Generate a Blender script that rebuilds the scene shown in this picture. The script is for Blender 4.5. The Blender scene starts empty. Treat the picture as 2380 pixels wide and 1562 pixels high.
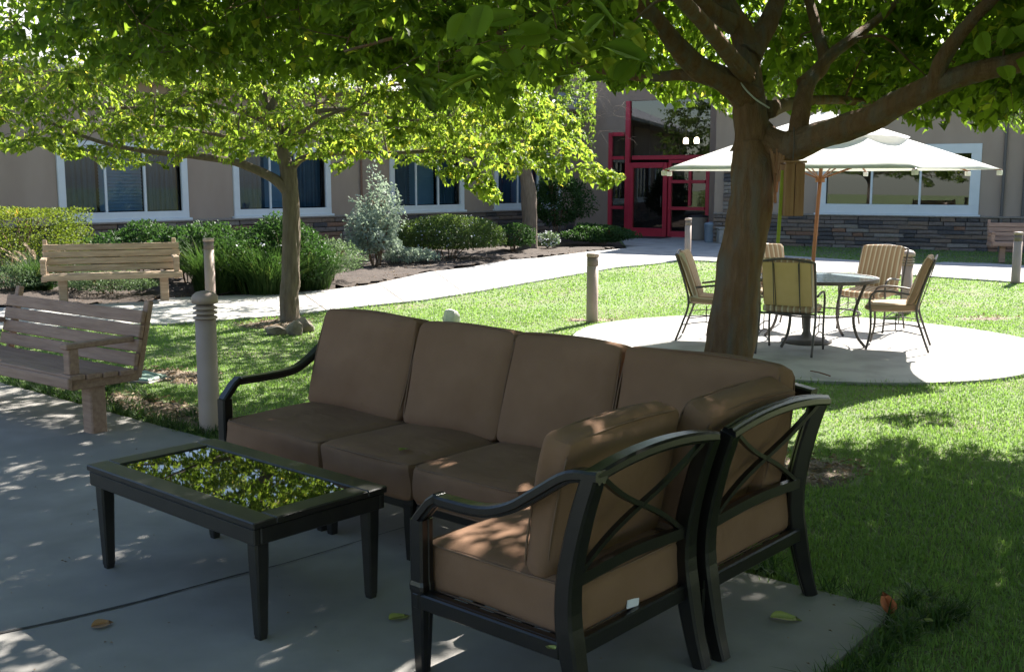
import bpy, bmesh, math, random
import numpy as np
from mathutils import Vector, Matrix

random.seed(7)
rng = np.random.default_rng(7)
R = math.radians
scene = bpy.context.scene
C = scene.collection

# ------------------------------------------------------------------ camera
F, CX, CY, CAMH, HY = 2500.0, 1190.0, 781.0, 1.75, 420.0   # photo measured at 2380 x 1562
TH = math.atan((CY - HY) / F)
cam_d = bpy.data.cameras.new('camera')
cam = bpy.data.objects.new('camera', cam_d)
C.objects.link(cam)
cam.location = (0, 0, CAMH)
cam.rotation_euler = (math.pi / 2 - TH, 0, 0)
cam_d.sensor_width = 36.0
cam_d.lens = 36.0 * F / 2380.0
cam_d.clip_start = 0.05
cam_d.clip_end = 1000
scene.camera = cam

# ------------------------------------------------------------------ sky, sun, exposure
SUN_EL = R(42)
SUN_H = np.array([0.56, 0.83]); SUN_H = SUN_H / np.linalg.norm(SUN_H)
world = bpy.data.worlds.new('World')
scene.world = world
world.use_nodes = True
wn = world.node_tree
bg = wn.nodes['Background']
sky = wn.nodes.new('ShaderNodeTexSky')
sky.sky_type = 'NISHITA'
sky.sun_disc = False
sky.sun_elevation = SUN_EL
sky.sun_rotation = math.atan2(SUN_H[0], SUN_H[1])
wn.links.new(sky.outputs[0], bg.inputs[0])
bg.inputs[1].default_value = 0.07
sun_d = bpy.data.lights.new('sun', 'SUN')
sun = bpy.data.objects.new('sun', sun_d)
C.objects.link(sun)
sun_d.energy = 5.0
sun_d.angle = R(0.5)
sun_d.color = (1.0, 0.95, 0.87)
sdir = Vector((SUN_H[0] * math.cos(SUN_EL), SUN_H[1] * math.cos(SUN_EL), math.sin(SUN_EL)))
sun.rotation_euler = sdir.to_track_quat('Z', 'Y').to_euler()
sun.location = (10, 15, 15)
scene.view_settings.view_transform = 'Standard'
scene.view_settings.look = 'None'
scene.view_settings.exposure = 1.9
scene.view_settings.gamma = 1.0
scene.view_settings.use_curve_mapping = False

# ------------------------------------------------------------------ pixel helpers
cT, sT = math.cos(TH), math.sin(TH)
def ray(x, y):
    u = (x - CX) / F; v = (y - CY) / F
    return np.array([u, cT - v * sT, -sT - v * cT])
def pg(x, y, z=0.0):
    r = ray(x, y); t = (z - CAMH) / r[2]
    return np.array([r[0] * t, r[1] * t, z])
def pd(x, y, Y):
    r = ray(x, y); t = Y / r[1]
    return np.array([r[0] * t, Y, CAMH + r[2] * t])
def proj(P):
    P = np.asarray(P, float)
    Z = P[..., 2] - CAMH
    d = P[..., 1] * cT - Z * sT
    up = P[..., 1] * sT + Z * cT
    d = np.where(d < 0.05, 0.05, d)
    return CX + F * P[..., 0] / d, CY - F * up / d, d
def nrm(v):
    v = np.asarray(v, float)
    return v / (np.linalg.norm(v, axis=-1, keepdims=True) + 1e-12)

# ------------------------------------------------------------------ materials
MATS = {}
def mat(name, color, rough=0.6, metal=0.0, var=None, scale=8.0, bump=0.0, bscale=60.0, spec=0.5, coat=0.0, detail=6.0, stretch=None, var2=None, scale2=1.2):
    m = bpy.data.materials.new(name); m.use_nodes = True
    nt = m.node_tree; N = nt.nodes; L = nt.links
    p = N['Principled BSDF']
    p.inputs['Roughness'].default_value = rough
    p.inputs['Metallic'].default_value = metal
    p.inputs['Specular IOR Level'].default_value = spec
    p.inputs['Coat Weight'].default_value = coat
    p.inputs['Base Color'].default_value = (*color, 1)
    tc = N.new('ShaderNodeTexCoord')
    src = tc.outputs['Object']
    if stretch:
        mp = N.new('ShaderNodeMapping'); mp.inputs['Scale'].default_value = stretch
        L.new(src, mp.inputs['Vector']); src = mp.outputs[0]
    out = None
    if var is not None:
        n = N.new('ShaderNodeTexNoise'); n.inputs['Scale'].default_value = scale; n.inputs['Detail'].default_value = detail
        L.new(src, n.inputs['Vector'])
        r = N.new('ShaderNodeValToRGB')
        r.color_ramp.elements[0].position = 0.3; r.color_ramp.elements[1].position = 0.7
        r.color_ramp.elements[0].color = (*color, 1); r.color_ramp.elements[1].color = (*var, 1)
        L.new(n.outputs['Fac'], r.inputs[0]); out = r.outputs[0]
        if var2 is not None:
            n2 = N.new('ShaderNodeTexNoise'); n2.inputs['Scale'].default_value = scale2; n2.inputs['Detail'].default_value = 8
            L.new(src, n2.inputs['Vector'])
            r2 = N.new('ShaderNodeValToRGB'); r2.color_ramp.elements[0].position = 0.45; r2.color_ramp.elements[1].position = 0.68
            L.new(n2.outputs['Fac'], r2.inputs[0])
            mx = N.new('ShaderNodeMix'); mx.data_type = 'RGBA'
            L.new(r2.outputs[0], mx.inputs['Factor']); L.new(out, mx.inputs['A']); mx.inputs['B'].default_value = (*var2, 1)
            out = mx.outputs['Result']
        L.new(out, p.inputs['Base Color'])
    if bump > 0:
        nb = N.new('ShaderNodeTexNoise'); nb.inputs['Scale'].default_value = bscale; nb.inputs['Detail'].default_value = 4
        L.new(src, nb.inputs['Vector'])
        b = N.new('ShaderNodeBump'); b.inputs['Strength'].default_value = bump; b.inputs['Distance'].default_value = 0.02
        L.new(nb.outputs['Fac'], b.inputs['Height']); L.new(b.outputs[0], p.inputs['Normal'])
    MATS[name] = m
    return m

def leaf_mat(name, c0, c1, c2, trans, tw=0.5, rough=0.55, spec=0.22):
    """leaf with light passing through it; colour varies leaf by leaf (attribute 'var')"""
    m = bpy.data.materials.new(name); m.use_nodes = True
    nt = m.node_tree; N = nt.nodes; L = nt.links
    p = N['Principled BSDF']; p.inputs['Roughness'].default_value = rough; p.inputs['Specular IOR Level'].default_value = spec
    at = N.new('ShaderNodeAttribute'); at.attribute_name = 'var'
    r = N.new('ShaderNodeValToRGB')
    r.color_ramp.elements[0].position = 0.0; r.color_ramp.elements[0].color = (*c0, 1)
    r.color_ramp.elements[1].position = 0.97; r.color_ramp.elements[1].color = (*c2, 1)
    e = r.color_ramp.elements.new(0.8); e.color = (*c1, 1)
    L.new(at.outputs['Fac'], r.inputs[0]); L.new(r.outputs[0], p.inputs['Base Color'])
    t = N.new('ShaderNodeBsdfTranslucent')
    mx = N.new('ShaderNodeMix'); mx.data_type = 'RGBA'; mx.blend_type = 'MULTIPLY'; mx.inputs['Factor'].default_value = 1.0
    sc = N.new('ShaderNodeVectorMath'); sc.operation = 'MULTIPLY'; sc.inputs[1].default_value = trans
    L.new(r.outputs[0], sc.inputs[0]); L.new(sc.outputs[0], t.inputs['Color'])
    ms = N.new('ShaderNodeMixShader'); ms.inputs[0].default_value = tw
    L.new(p.outputs[0], ms.inputs[1]); L.new(t.outputs[0], ms.inputs[2])
    L.new(ms.outputs[0], N['Material Output'].inputs['Surface'])
    N.remove(mx)
    MATS[name] = m
    return m

mat('soil_green', (0.10, 0.155, 0.042), 0.95, var=(0.14, 0.18, 0.065), scale=3.0, bump=0.4, bscale=40, var2=(0.14, 0.135, 0.07), scale2=0.8)
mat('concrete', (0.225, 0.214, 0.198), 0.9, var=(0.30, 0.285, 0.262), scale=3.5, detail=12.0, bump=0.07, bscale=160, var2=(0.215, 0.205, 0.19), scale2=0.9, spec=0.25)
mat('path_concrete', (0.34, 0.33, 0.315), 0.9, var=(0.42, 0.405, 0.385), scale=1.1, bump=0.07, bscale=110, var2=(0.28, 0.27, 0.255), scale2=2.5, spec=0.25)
mat('joint', (0.03, 0.028, 0.026), 0.95)
mat('mulch', (0.025, 0.018, 0.013), 0.95, var=(0.08, 0.055, 0.04), scale=30, bump=0.9, bscale=45)
mat('dirt', (0.15, 0.11, 0.075), 0.95, var=(0.30, 0.23, 0.165), scale=16, bump=0.8, bscale=50, var2=(0.06, 0.045, 0.03), scale2=6)
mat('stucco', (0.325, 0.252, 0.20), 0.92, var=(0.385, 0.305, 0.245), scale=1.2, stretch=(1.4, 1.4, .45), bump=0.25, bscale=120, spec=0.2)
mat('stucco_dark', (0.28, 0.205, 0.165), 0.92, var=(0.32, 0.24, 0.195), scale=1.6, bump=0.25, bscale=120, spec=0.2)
mat('trim_white', (0.66, 0.70, 0.72), 0.55, var=(0.6, 0.64, 0.66), scale=3)
mat('mortar', (0.03, 0.027, 0.026), 0.95)
for i, (c, v) in enumerate([((0.125, 0.098, 0.088), (0.19, 0.155, 0.135)), ((0.16, 0.115, 0.09), (0.22, 0.16, 0.12)),
                            ((0.055, 0.05, 0.055), (0.10, 0.09, 0.09)), ((0.20, 0.17, 0.15), (0.27, 0.235, 0.20)), ((0.19, 0.10, 0.065), (0.24, 0.14, 0.095))]):
    mat('stone%d' % i, c, 0.85, var=v, scale=14, bump=0.7, bscale=30)
mat('roof_tile', (0.30, 0.30, 0.31), 0.8, var=(0.40, 0.40, 0.41), scale=12, bump=0.4, bscale=25)
mat('fascia', (0.42, 0.38, 0.34), 0.6)
mat('red_paint', (0.50, 0.022, 0.055), 0.4, var=(0.43, 0.018, 0.045), scale=4)
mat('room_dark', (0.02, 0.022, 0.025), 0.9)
mat('curtain', (0.11, 0.165, 0.20), 0.9, var=(0.08, 0.125, 0.16), scale=3)
mat('blind', (0.34, 0.42, 0.49), 0.7, var=(0.29, 0.37, 0.44), scale=3)
mat('metal_black', (0.006, 0.0055, 0.0055), 0.30, var=(0.011, 0.0095, 0.009), scale=20, bump=0.06, bscale=180, spec=0.6)
mat('cushion', (0.19, 0.108, 0.066), 0.95, var=(0.24, 0.142, 0.09), scale=3.5, bump=0.18, bscale=420, spec=0.15)
mat('cushion_piping', (0.17, 0.106, 0.072), 0.95, var=(0.19, 0.12, 0.083), scale=9, spec=0.15)
mat('table_metal', (0.012, 0.0115, 0.0105), 0.40, var=(0.02, 0.019, 0.017), scale=14, bump=0.05, bscale=160, spec=0.5)
mat('tag_white', (0.7, 0.7, 0.78), 0.8)
mat('bench_wood', (0.27, 0.168, 0.122), 0.7, var=(0.39, 0.255, 0.19), scale=6, bump=0.3, bscale=22, stretch=(0.6, 6, 6), spec=0.3)
mat('bench_wood_pale', (0.34, 0.24, 0.16), 0.75, var=(0.52, 0.39, 0.28), scale=6, bump=0.35, bscale=22, stretch=(0.6, 6, 6), spec=0.3)
mat('bollard_paint', (0.32, 0.24, 0.195), 0.6, var=(0.37, 0.28, 0.23), scale=5, bump=0.08, bscale=90)
mat('bollard_louvre', (0.14, 0.11, 0.095), 0.6)
mat('lens', (0.55, 0.55, 0.52), 0.25)
mat('bark', (0.165, 0.092, 0.05), 0.9, var=(0.225, 0.135, 0.08), scale=9, bump=.7, bscale=34, stretch=(4.5, 4.5, 0.7), var2=(0.17, 0.145, 0.12), scale2=3.0, spec=0.2)
mat('bark_grey', (0.12, 0.092, 0.07), 0.9, var=(0.175, 0.14, 0.11), scale=9, bump=0.7, bscale=26, stretch=(3.5, 3.5, 0.6), spec=0.2)
mat('raw_wood', (0.40, 0.22, 0.12), 0.75, var=(0.28, 0.135, 0.07), scale=6, bump=0.4, bscale=30, stretch=(7, 7, 0.5))
mat('strap', (0.30, 0.36, 0.03), 0.6)
mat('cord', (0.55, 0.55, 0.55), 0.5)
mat('umbrella_cloth', (0.80, 0.80, 0.78), 0.9, var=(0.74, 0.74, 0.72), scale=2)
mat('pole_wood', (0.30, 0.10, 0.04), 0.4, var=(0.40, 0.16, 0.07), scale=5, stretch=(8, 8, 0.6))
mat('iron', (0.06, 0.05, 0.045), 0.5, var=(0.09, 0.075, 0.065), scale=18)
mat('table_glass', (0.38, 0.46, 0.50), 0.12)
mat('plastic_tan', (0.35, 0.30, 0.25), 0.6, var=(0.3, 0.26, 0.22), scale=4)
mat('plastic_blue', (0.22, 0.27, 0.33), 0.5, var=(0.19, 0.24, 0.3), scale=4)
mat('plastic_dark', (0.02, 0.02, 0.022), 0.5)
mat('block', (0.33, 0.31, 0.28), 0.9, var=(0.26, 0.24, 0.22), scale=9, bump=0.4, bscale=30)
mat('rock', (0.26, 0.22, 0.18), 0.9, var=(0.13, 0.105, 0.085), scale=8, bump=0.8, bscale=16)
mat('rock_pale', (0.62, 0.60, 0.57), 0.9, var=(0.4, 0.38, 0.36), scale=7, bump=0.8, bscale=16)
mat('valve_green', (0.24, 0.36, 0.29), 0.55, var=(0.3, 0.4, 0.34), scale=9)
mat('leaf_brown', (0.22, 0.11, 0.04), 0.7, var=(0.30, 0.17, 0.07), scale=30)
mat('leaf_red', (0.34, 0.07, 0.02), 0.7, var=(0.42, 0.13, 0.04), scale=30)
mat('leaf_fallen', (0.24, 0.27, 0.06), 0.6, var=(0.32, 0.33, 0.08), scale=30)
mat('twig_brown', (0.16, 0.07, 0.035), 0.8)
mat('downpipe', (0.10, 0.09, 0.085), 0.6)

nt = MATS['cushion'].node_tree; N = nt.nodes; L = nt.links
tc = N.new('ShaderNodeTexCoord'); mp = N.new('ShaderNodeMapping'); mp.inputs['Scale'].default_value = (1.0, 1.6, 1.0); L.new(tc.outputs['Object'], mp.inputs['Vector'])
nz = N.new('ShaderNodeTexNoise'); nz.inputs['Scale'].default_value = 5.5; nz.inputs['Detail'].default_value = 3; nz.inputs['Distortion'].default_value = .5; L.new(mp.outputs[0], nz.inputs['Vector'])
b2 = N.new('ShaderNodeBump'); b2.inputs['Strength'].default_value = .28; b2.inputs['Distance'].default_value = .03; L.new(nz.outputs['Fac'], b2.inputs['Height'])
for n_ in list(N):
    if n_.type == 'BUMP' and n_ != b2: L.new(b2.outputs[0], n_.inputs['Normal'])
# striped chair cushion
m = mat('stripe', (0.27, 0.17, 0.10), 0.9, spec=0.15)
nt = m.node_tree; N = nt.nodes; L = nt.links
tc = N.new('ShaderNodeTexCoord'); sx = N.new('ShaderNodeSeparateXYZ'); L.new(tc.outputs['Object'], sx.inputs[0])
mu = N.new('ShaderNodeMath'); mu.operation = 'MULTIPLY'; mu.inputs[1].default_value = 17.0; L.new(sx.outputs[0], mu.inputs[0])
fr = N.new('ShaderNodeMath'); fr.operation = 'FRACT'; L.new(mu.outputs[0], fr.inputs[0])
rp = N.new('ShaderNodeValToRGB'); rp.color_ramp.interpolation = 'CONSTANT'
rp.color_ramp.elements[0].color = (0.33, 0.215, 0.135, 1); rp.color_ramp.elements[1].position = 0.72; rp.color_ramp.elements[1].color = (0.56, 0.49, 0.37, 1)
e = rp.color_ramp.elements.new(0.36); e.color = (0.38, 0.26, 0.17, 1)
L.new(fr.outputs[0], rp.inputs[0]); L.new(rp.outputs[0], N['Principled BSDF'].inputs['Base Color'])
mat('cushion_back', (0.62, 0.43, 0.19), 0.92, var=(0.68, 0.48, 0.23), scale=6, spec=0.15)

nt = MATS['umbrella_cloth'].node_tree; N = nt.nodes; L = nt.links
tl_ = N.new('ShaderNodeBsdfTranslucent'); tl_.inputs['Color'].default_value = (.8, .8, .77, 1); ms = N.new('ShaderNodeMixShader'); ms.inputs[0].default_value = .35
L.new(N['Principled BSDF'].outputs[0], ms.inputs[1]); L.new(tl_.outputs[0], ms.inputs[2]); L.new(ms.outputs[0], N['Material Output'].inputs['Surface'])
# see-through, reflecting window glass
def glass_mat(name, tint, ior, rough=0.01, base=None):
    m = bpy.data.materials.new(name); m.use_nodes = True
    nt = m.node_tree; N = nt.nodes; L = nt.links
    g = N.new('ShaderNodeBsdfGlossy'); g.inputs['Roughness'].default_value = rough; g.inputs['Color'].default_value = (0.95, 0.97, 1, 1)
    if base is None:
        t = N.new('ShaderNodeBsdfTransparent'); t.inputs['Color'].default_value = (*tint, 1)
    else:
        t = N.new('ShaderNodeBsdfDiffuse'); t.inputs['Color'].default_value = (*base, 1)
    f = N.new('ShaderNodeFresnel'); f.inputs['IOR'].default_value = ior
    ms = N.new('ShaderNodeMixShader'); L.new(f.outputs[0], ms.inputs[0]); L.new(t.outputs[0], ms.inputs[1]); L.new(g.outputs[0], ms.inputs[2])
    L.new(ms.outputs[0], N['Material Output'].inputs['Surface'])
    MATS[name] = m
glass_mat('window_glass', (0.55, 0.72, 0.85), 1.5)
glass_mat('wide_glass', (0.5, 0.6, 0.62), 2.1)
glass_mat('door_glass', (0.45, 0.5, 0.52), 1.9)
glass_mat('black_glass', None, 1.65, 0.015, base=(0.006, 0.007, 0.006))
m = bpy.data.materials.new('lamp_glow'); m.use_nodes = True
p = m.node_tree.nodes['Principled BSDF']; p.inputs['Emission Color'].default_value = (1, 0.72, 0.5, 1); p.inputs['Emission Strength'].default_value = 6; p.inputs['Base Color'].default_value = (0.8, 0.7, 0.6, 1)
MATS['lamp_glow'] = m

leaf_mat('leaf_near', (0.036, 0.066, 0.011), (0.062, 0.102, 0.017), (0.17, 0.18, 0.04), (5.2, 4.8, 2.2), 0.52)
leaf_mat('leaf_mid', (0.040, 0.078, 0.014), (0.10, 0.14, 0.030), (0.30, 0.27, 0.07), (4.4, 4.0, 1.9), 0.54)
leaf_mat('leaf_far', (0.05, 0.085, 0.015), (0.09, 0.13, 0.03), (0.16, 0.16, 0.04), (3.2, 3.2, 1.6), 0.45)
leaf_mat('hedge_leaf', (0.055, 0.095, 0.012), (0.12, 0.16, 0.025), (0.34, 0.20, 0.05), (2.6, 2.4, 1.4), 0.35)
leaf_mat('shrub_leaf', (0.022, 0.055, 0.016), (0.04, 0.085, 0.025), (0.10, 0.13, 0.06), (2.2, 2.2, 1.4), 0.3)
leaf_mat('silver_leaf', (0.18, 0.23, 0.18), (0.30, 0.35, 0.29), (0.5, 0.54, 0.48), (1.6, 1.7, 1.4), 0.3)
leaf_mat('round_leaf', (0.045, 0.085, 0.02), (0.09, 0.13, 0.04), (0.34, 0.37, 0.30), (2.2, 2.2, 1.4), 0.3)
leaf_mat('blade_leaf', (0.022, 0.052, 0.014), (0.042, 0.08, 0.02), (0.13, 0.15, 0.045), (2.4, 2.4, 1.6), 0.35)
leaf_mat('plume', (0.24, 0.18, 0.12), (0.36, 0.28, 0.19), (0.45, 0.37, 0.27), (1.4, 1.4, 1.4), 0.4)
leaf_mat('cover_leaf', (0.07, 0.12, 0.055), (0.12, 0.17, 0.09), (0.25, 0.3, 0.2), (2, 2, 1.5), 0.3)
leaf_mat('flower', (0.6, 0.62, 0.68), (0.75, 0.75, 0.78), (0.5, 0.5, 0.75), (1, 1, 1), 0.3)
leaf_mat('grass', (0.088, 0.17, 0.034), (0.145, 0.24, 0.065), (0.30, 0.31, 0.14), (2.3, 2.2, 1.6), 0.42, rough=0.5, spec=0.3)
leaf_mat('litter', (0.20, 0.13, 0.075), (0.30, 0.21, 0.13), (0.45, 0.36, 0.22), (1, 1, 1), 0.2)

# ------------------------------------------------------------------ mesh helpers
class MB:
    def __init__(s): s.v = []; s.f = []
    def add(s, v, f):
        o = len(s.v); s.v.extend([tuple(map(float, p)) for p in v]); s.f.extend([tuple(i + o for i in q) for q in f]); return s
    def box(s, c, size, ch=0.004, M=None):
        """chamfered box; M an optional 3x3 rotation about its centre"""
        hx, hy, hz = [d / 2 for d in size]; ch = min(ch, hx * .9, hy * .9, hz * .9)
        vs = []; idx = {}
        for sx_ in (-1, 1):
            for sy in (-1, 1):
                for sz in (-1, 1):
                    for k in range(3):
                        p = [sx_ * (hx - (0 if k == 0 else ch)), sy * (hy - (0 if k == 1 else ch)), sz * (hz - (0 if k == 2 else ch))]
                        idx[(sx_, sy, sz, k)] = len(vs); vs.append(p)
        fs = []
        g = lambda *a: idx[a]
        for sg in (-1, 1):
            fs.append((g(sg, -1, -1, 0), g(sg, 1, -1, 0), g(sg, 1, 1, 0), g(sg, -1, 1, 0)))
            fs.append((g(-1, sg, -1, 1), g(1, sg, -1, 1), g(1, sg, 1, 1), g(-1, sg, 1, 1)))
            fs.append((g(-1, -1, sg, 2), g(1, -1, sg, 2), g(1, 1, sg, 2), g(-1, 1, sg, 2)))
        for a_ in (-1, 1):
            for b_ in (-1, 1):
                fs.append((g(a_, b_, -1, 0), g(a_, b_, 1, 0), g(a_, b_, 1, 1), g(a_, b_, -1, 1)))
                fs.append((g(a_, -1, b_, 0), g(a_, 1, b_, 0), g(a_, 1, b_, 2), g(a_, -1, b_, 2)))
                fs.append((g(-1, a_, b_, 1), g(1, a_, b_, 1), g(1, a_, b_, 2), g(-1, a_, b_, 2)))
        for a_ in (-1, 1):
            for b_ in (-1, 1):
                for c_ in (-1, 1): fs.append(tuple(g(a_, b_, c_, k) for k in range(3)))
        vs = np.array(vs)
        if M is not None: vs = vs @ np.array(M).T
        return s.add(vs + np.array(c), fs)
    def tube(s, pts, rad, n=8, cap=True):
        pts = np.asarray(pts, float); k = len(pts)
        rad = np.broadcast_to(np.asarray(rad, float), (k,))
        T = np.gradient(pts, axis=0); T = nrm(T)
        ref = np.array([0, 0, 1.0]) if abs(T[0, 2]) < 0.9 else np.array([1.0, 0, 0])
        vs = []
        U = nrm(np.cross(T[0], ref))
        for i in range(k):
            U = nrm(U - T[i] * np.dot(U, T[i])); W = np.cross(T[i], U)
            for j in range(n):
                a = 2 * math.pi * j / n
                vs.append(pts[i] + rad[i] * (math.cos(a) * U + math.sin(a) * W))
        fs = [(i * n + j, i * n + (j + 1) % n, (i + 1) * n + (j + 1) % n, (i + 1) * n + j) for i in range(k - 1) for j in range(n)]
        if cap: fs += [tuple(range(n)), tuple(range((k - 1) * n, k * n))]
        return s.add(vs, fs)
    def sweep(s, pts, prof, side, scale=None, cap=True):
        """profile (u along side, w along the other normal) swept along pts"""
        pts = np.asarray(pts, float); k = len(pts); n = len(prof)
        T = nrm(np.gradient(pts, axis=0)); side = np.asarray(side, float)
        vs = []
        for i in range(k):
            S = nrm(side - T[i] * np.dot(side, T[i])); W = np.cross(S, T[i])
            sc = 1.0 if scale is None else scale[i]
            for (u, w) in prof: vs.append(pts[i] + sc * (u * S + w * W))
        fs = [(i * n + j, i * n + (j + 1) % n, (i + 1) * n + (j + 1) % n, (i + 1) * n + j) for i in range(k - 1) for j in range(n)]
        if cap: fs += [tuple(range(n)), tuple(range((k - 1) * n, k * n))]
        return s.add(vs, fs)
    def lathe(s, prof, n=20, c=(0, 0, 0)):
        vs = [(c[0] + r * math.cos(2 * math.pi * j / n), c[1] + r * math.sin(2 * math.pi * j / n), c[2] + z) for (r, z) in prof for j in range(n)]
        k = len(prof)
        fs = [(i * n + j, i * n + (j + 1) % n, (i + 1) * n + (j + 1) % n, (i + 1) * n + j) for i in range(k - 1) for j in range(n)]
        fs += [tuple(range(n)), tuple(range((k - 1) * n, k * n))]
        return s.add(vs, fs)

def obj(name, mb, material, parent=None, smooth=False, fix=True):
    me = bpy.data.meshes.new(name)
    me.from_pydata(mb.v, [], mb.f)
    if fix:
        b = bmesh.new(); b.from_mesh(me); bmesh.ops.recalc_face_normals(b, faces=b.faces); b.to_mesh(me); b.free()
    if material: me.materials.append(MATS[material])
    if smooth: me.polygons.foreach_set('use_smooth', [True] * len(me.polygons))
    me.update()
    o = bpy.data.objects.new(name, me); C.objects.link(o)
    if parent is not None: o.parent = parent
    return o
def np_obj(name, V, Fc, material, parent=None, var=None, smooth=False):
    """fast path for very many small faces: V (n,3), Fc list of (faces array (m,k))"""
    me = bpy.data.meshes.new(name)
    V = np.asarray(V, np.float32)
    me.vertices.add(len(V)); me.vertices.foreach_set('co', V.ravel())
    loops = np.concatenate([f.ravel() for f in Fc]).astype(np.int32)
    sizes = np.concatenate([np.full(len(f), f.shape[1]) for f in Fc]).astype(np.int32)
    starts = np.concatenate([[0], np.cumsum(sizes)[:-1]]).astype(np.int32)
    me.loops.add(len(loops)); me.loops.foreach_set('vertex_index', loops)
    me.polygons.add(len(sizes)); me.polygons.foreach_set('loop_start', starts)
    if smooth: me.polygons.foreach_set('use_smooth', np.ones(len(sizes), bool))
    if var is not None:
        at = me.attributes.new('var', 'FLOAT', 'POINT'); at.data.foreach_set('value', np.asarray(var, np.float32))
    me.materials.append(MATS[material])
    me.update(calc_edges=True)
    o = bpy.data.objects.new(name, me); C.objects.link(o)
    if parent is not None: o.parent = parent
    return o
def thing(name, label, cat, loc=(0, 0, 0), rotz=0.0, group=None):
    o = bpy.data.objects.new(name, None); C.objects.link(o); o.empty_display_size = 0.2
    o.location = tuple(map(float, loc)); o.rotation_euler = (0, 0, rotz)
    return tag(o, label, cat, group)
def tag(o, label, cat, group=None):
    o['label'] = label; o['category'] = cat
    if group: o['group'] = group
    return o
def struct(o): o['kind'] = 'structure'; return o
def stuff(o): o['kind'] = 'stuff'; return o
def dup(root, loc, rotz, label=None, group=None, sc=None):
    r = root.copy(); C.objects.link(r); r.location = tuple(map(float, loc)); r.rotation_euler = (0, 0, rotz)
    if sc: r.scale = sc
    if label: r['label'] = label
    if group: r['group'] = group
    for ch in list(root.children):
        c = ch.copy(); C.objects.link(c); c.parent = r
        for g in list(ch.children):
            d = g.copy(); C.objects.link(d); d.parent = c
    return r
def rotz3(a):
    return np.array([[math.cos(a), -math.sin(a), 0], [math.sin(a), math.cos(a), 0], [0, 0, 1]])
def rotx3(a):
    return np.array([[1, 0, 0], [0, math.cos(a), -math.sin(a)], [0, math.sin(a), math.cos(a)]])
def roty3(a):
    return np.array([[math.cos(a), 0, math.sin(a)], [0, 1, 0], [-math.sin(a), 0, math.cos(a)]])
def curve(pts, n=16):
    """Catmull-Rom through pts"""
    P = np.asarray(pts, float); P = np.vstack([2 * P[0] - P[1], P, 2 * P[-1] - P[-2]])
    out = []
    segs = len(P) - 3
    for i in range(segs):
        m_ = max(2, n // segs)
        for t in np.linspace(0, 1, m_, endpoint=False):
            a, b, c, d = P[i:i + 4]
            out.append(0.5 * ((2 * b) + (-a + c) * t + (2 * a - 5 * b + 4 * c - d) * t * t + (-a + 3 * b - 3 * c + d) * t ** 3))
    out.append(P[-2])
    return np.array(out)
def sheet(name, poly, z, material, thick=0.0):
    """flat polygon sheet (with a skirt when it is a slab)"""
    me = bpy.data.meshes.new(name); b = bmesh.new()
    vs = [b.verts.new((p[0], p[1], z)) for p in poly]
    f = b.faces.new(vs)
    if f.normal.z < 0: f.normal_flip()
    b.normal_update()
    if thick:
        r = bmesh.ops.extrude_face_region(b, geom=[f])
        lo = [g for g in r['geom'] if isinstance(g, bmesh.types.BMVert)]
        for v in lo: v.co.z -= thick
    bmesh.ops.recalc_face_normals(b, faces=b.faces)
    bmesh.ops.triangulate(b, faces=[f for f in b.faces if len(f.verts) > 4])
    b.to_mesh(me); b.free()
    me.materials.append(MATS[material])
    o = bpy.data.objects.new(name, me); C.objects.link(o)
    return struct(o)
def inside(px, py, poly):
    poly = np.asarray(poly)[:, :2]; n = len(poly); r = np.zeros(len(px), bool); j = n - 1
    for i in range(n):
        xi, yi = poly[i]; xj, yj = poly[j]
        c = ((yi > py) != (yj > py)) & (px < (xj - xi) * (py - yi) / (yj - yi + 1e-12) + xi)
        r ^= c; j = i
    return r

# ================================================================== THE GROUND
LZ = -0.03                                        # soil level of the lawn; paving tops lie at 0
AV = np.array([0.755, -0.656]); BV = np.array([0.656, 0.755])   # the patio's and the sofa's two directions
def ab(a, b, z=0.0): return np.array([AV[0] * a + BV[0] * b, AV[1] * a + BV[1] * b, z])

lawn = MB(); lawn.add([(-220, -60, LZ), (220, -60, LZ), (220, 320, LZ), (-220, 320, LZ)], [(0, 1, 2, 3)])
struct(obj('lawn_ground', lawn, 'soil_green'))

PATIO = [ab(-16, 4.06), ab(-6.76, 4.06), ab(-4, 4.13), ab(-1.66, 4.23), ab(-1.615, 4.225), ab(-1.585, 4.19), ab(-1.575, 4.1), ab(-1.55, 3.4), ab(-1.5, -3), ab(-16, -3)]
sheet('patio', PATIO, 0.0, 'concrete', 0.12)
# gap between two pours of the patio
jp = curve([pg(-60, 1484), pg(120, 1447), pg(300, 1405), pg(430, 1370), pg(560, 1335), pg(655, 1312), pg(780, 1275), pg(900, 1238), pg(1010, 1205)], 48)
jn = len(jp); tj = np.linspace(0, 1, jn); wj = np.interp(tj, [0, .4, .6, 1], [0.010, 0.009, 0.004, 0.002]) * (1 + 0.25 * rng.standard_normal(jn))
dj = nrm(np.gradient(jp, axis=0)); sj = np.stack([-dj[:, 1], dj[:, 0], 0 * dj[:, 0]], 1)
jm = MB(); vv = []
for i in range(jn): vv += [jp[i] + sj[i] * wj[i] + (0, 0, .004), jp[i] - sj[i] * wj[i] + (0, 0, .004)]
jm.add(vv, [(2 * i, 2 * i + 1, 2 * i + 3, 2 * i + 2) for i in range(jn - 1)])
struct(obj('patio_joint', jm, 'joint'))

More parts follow.
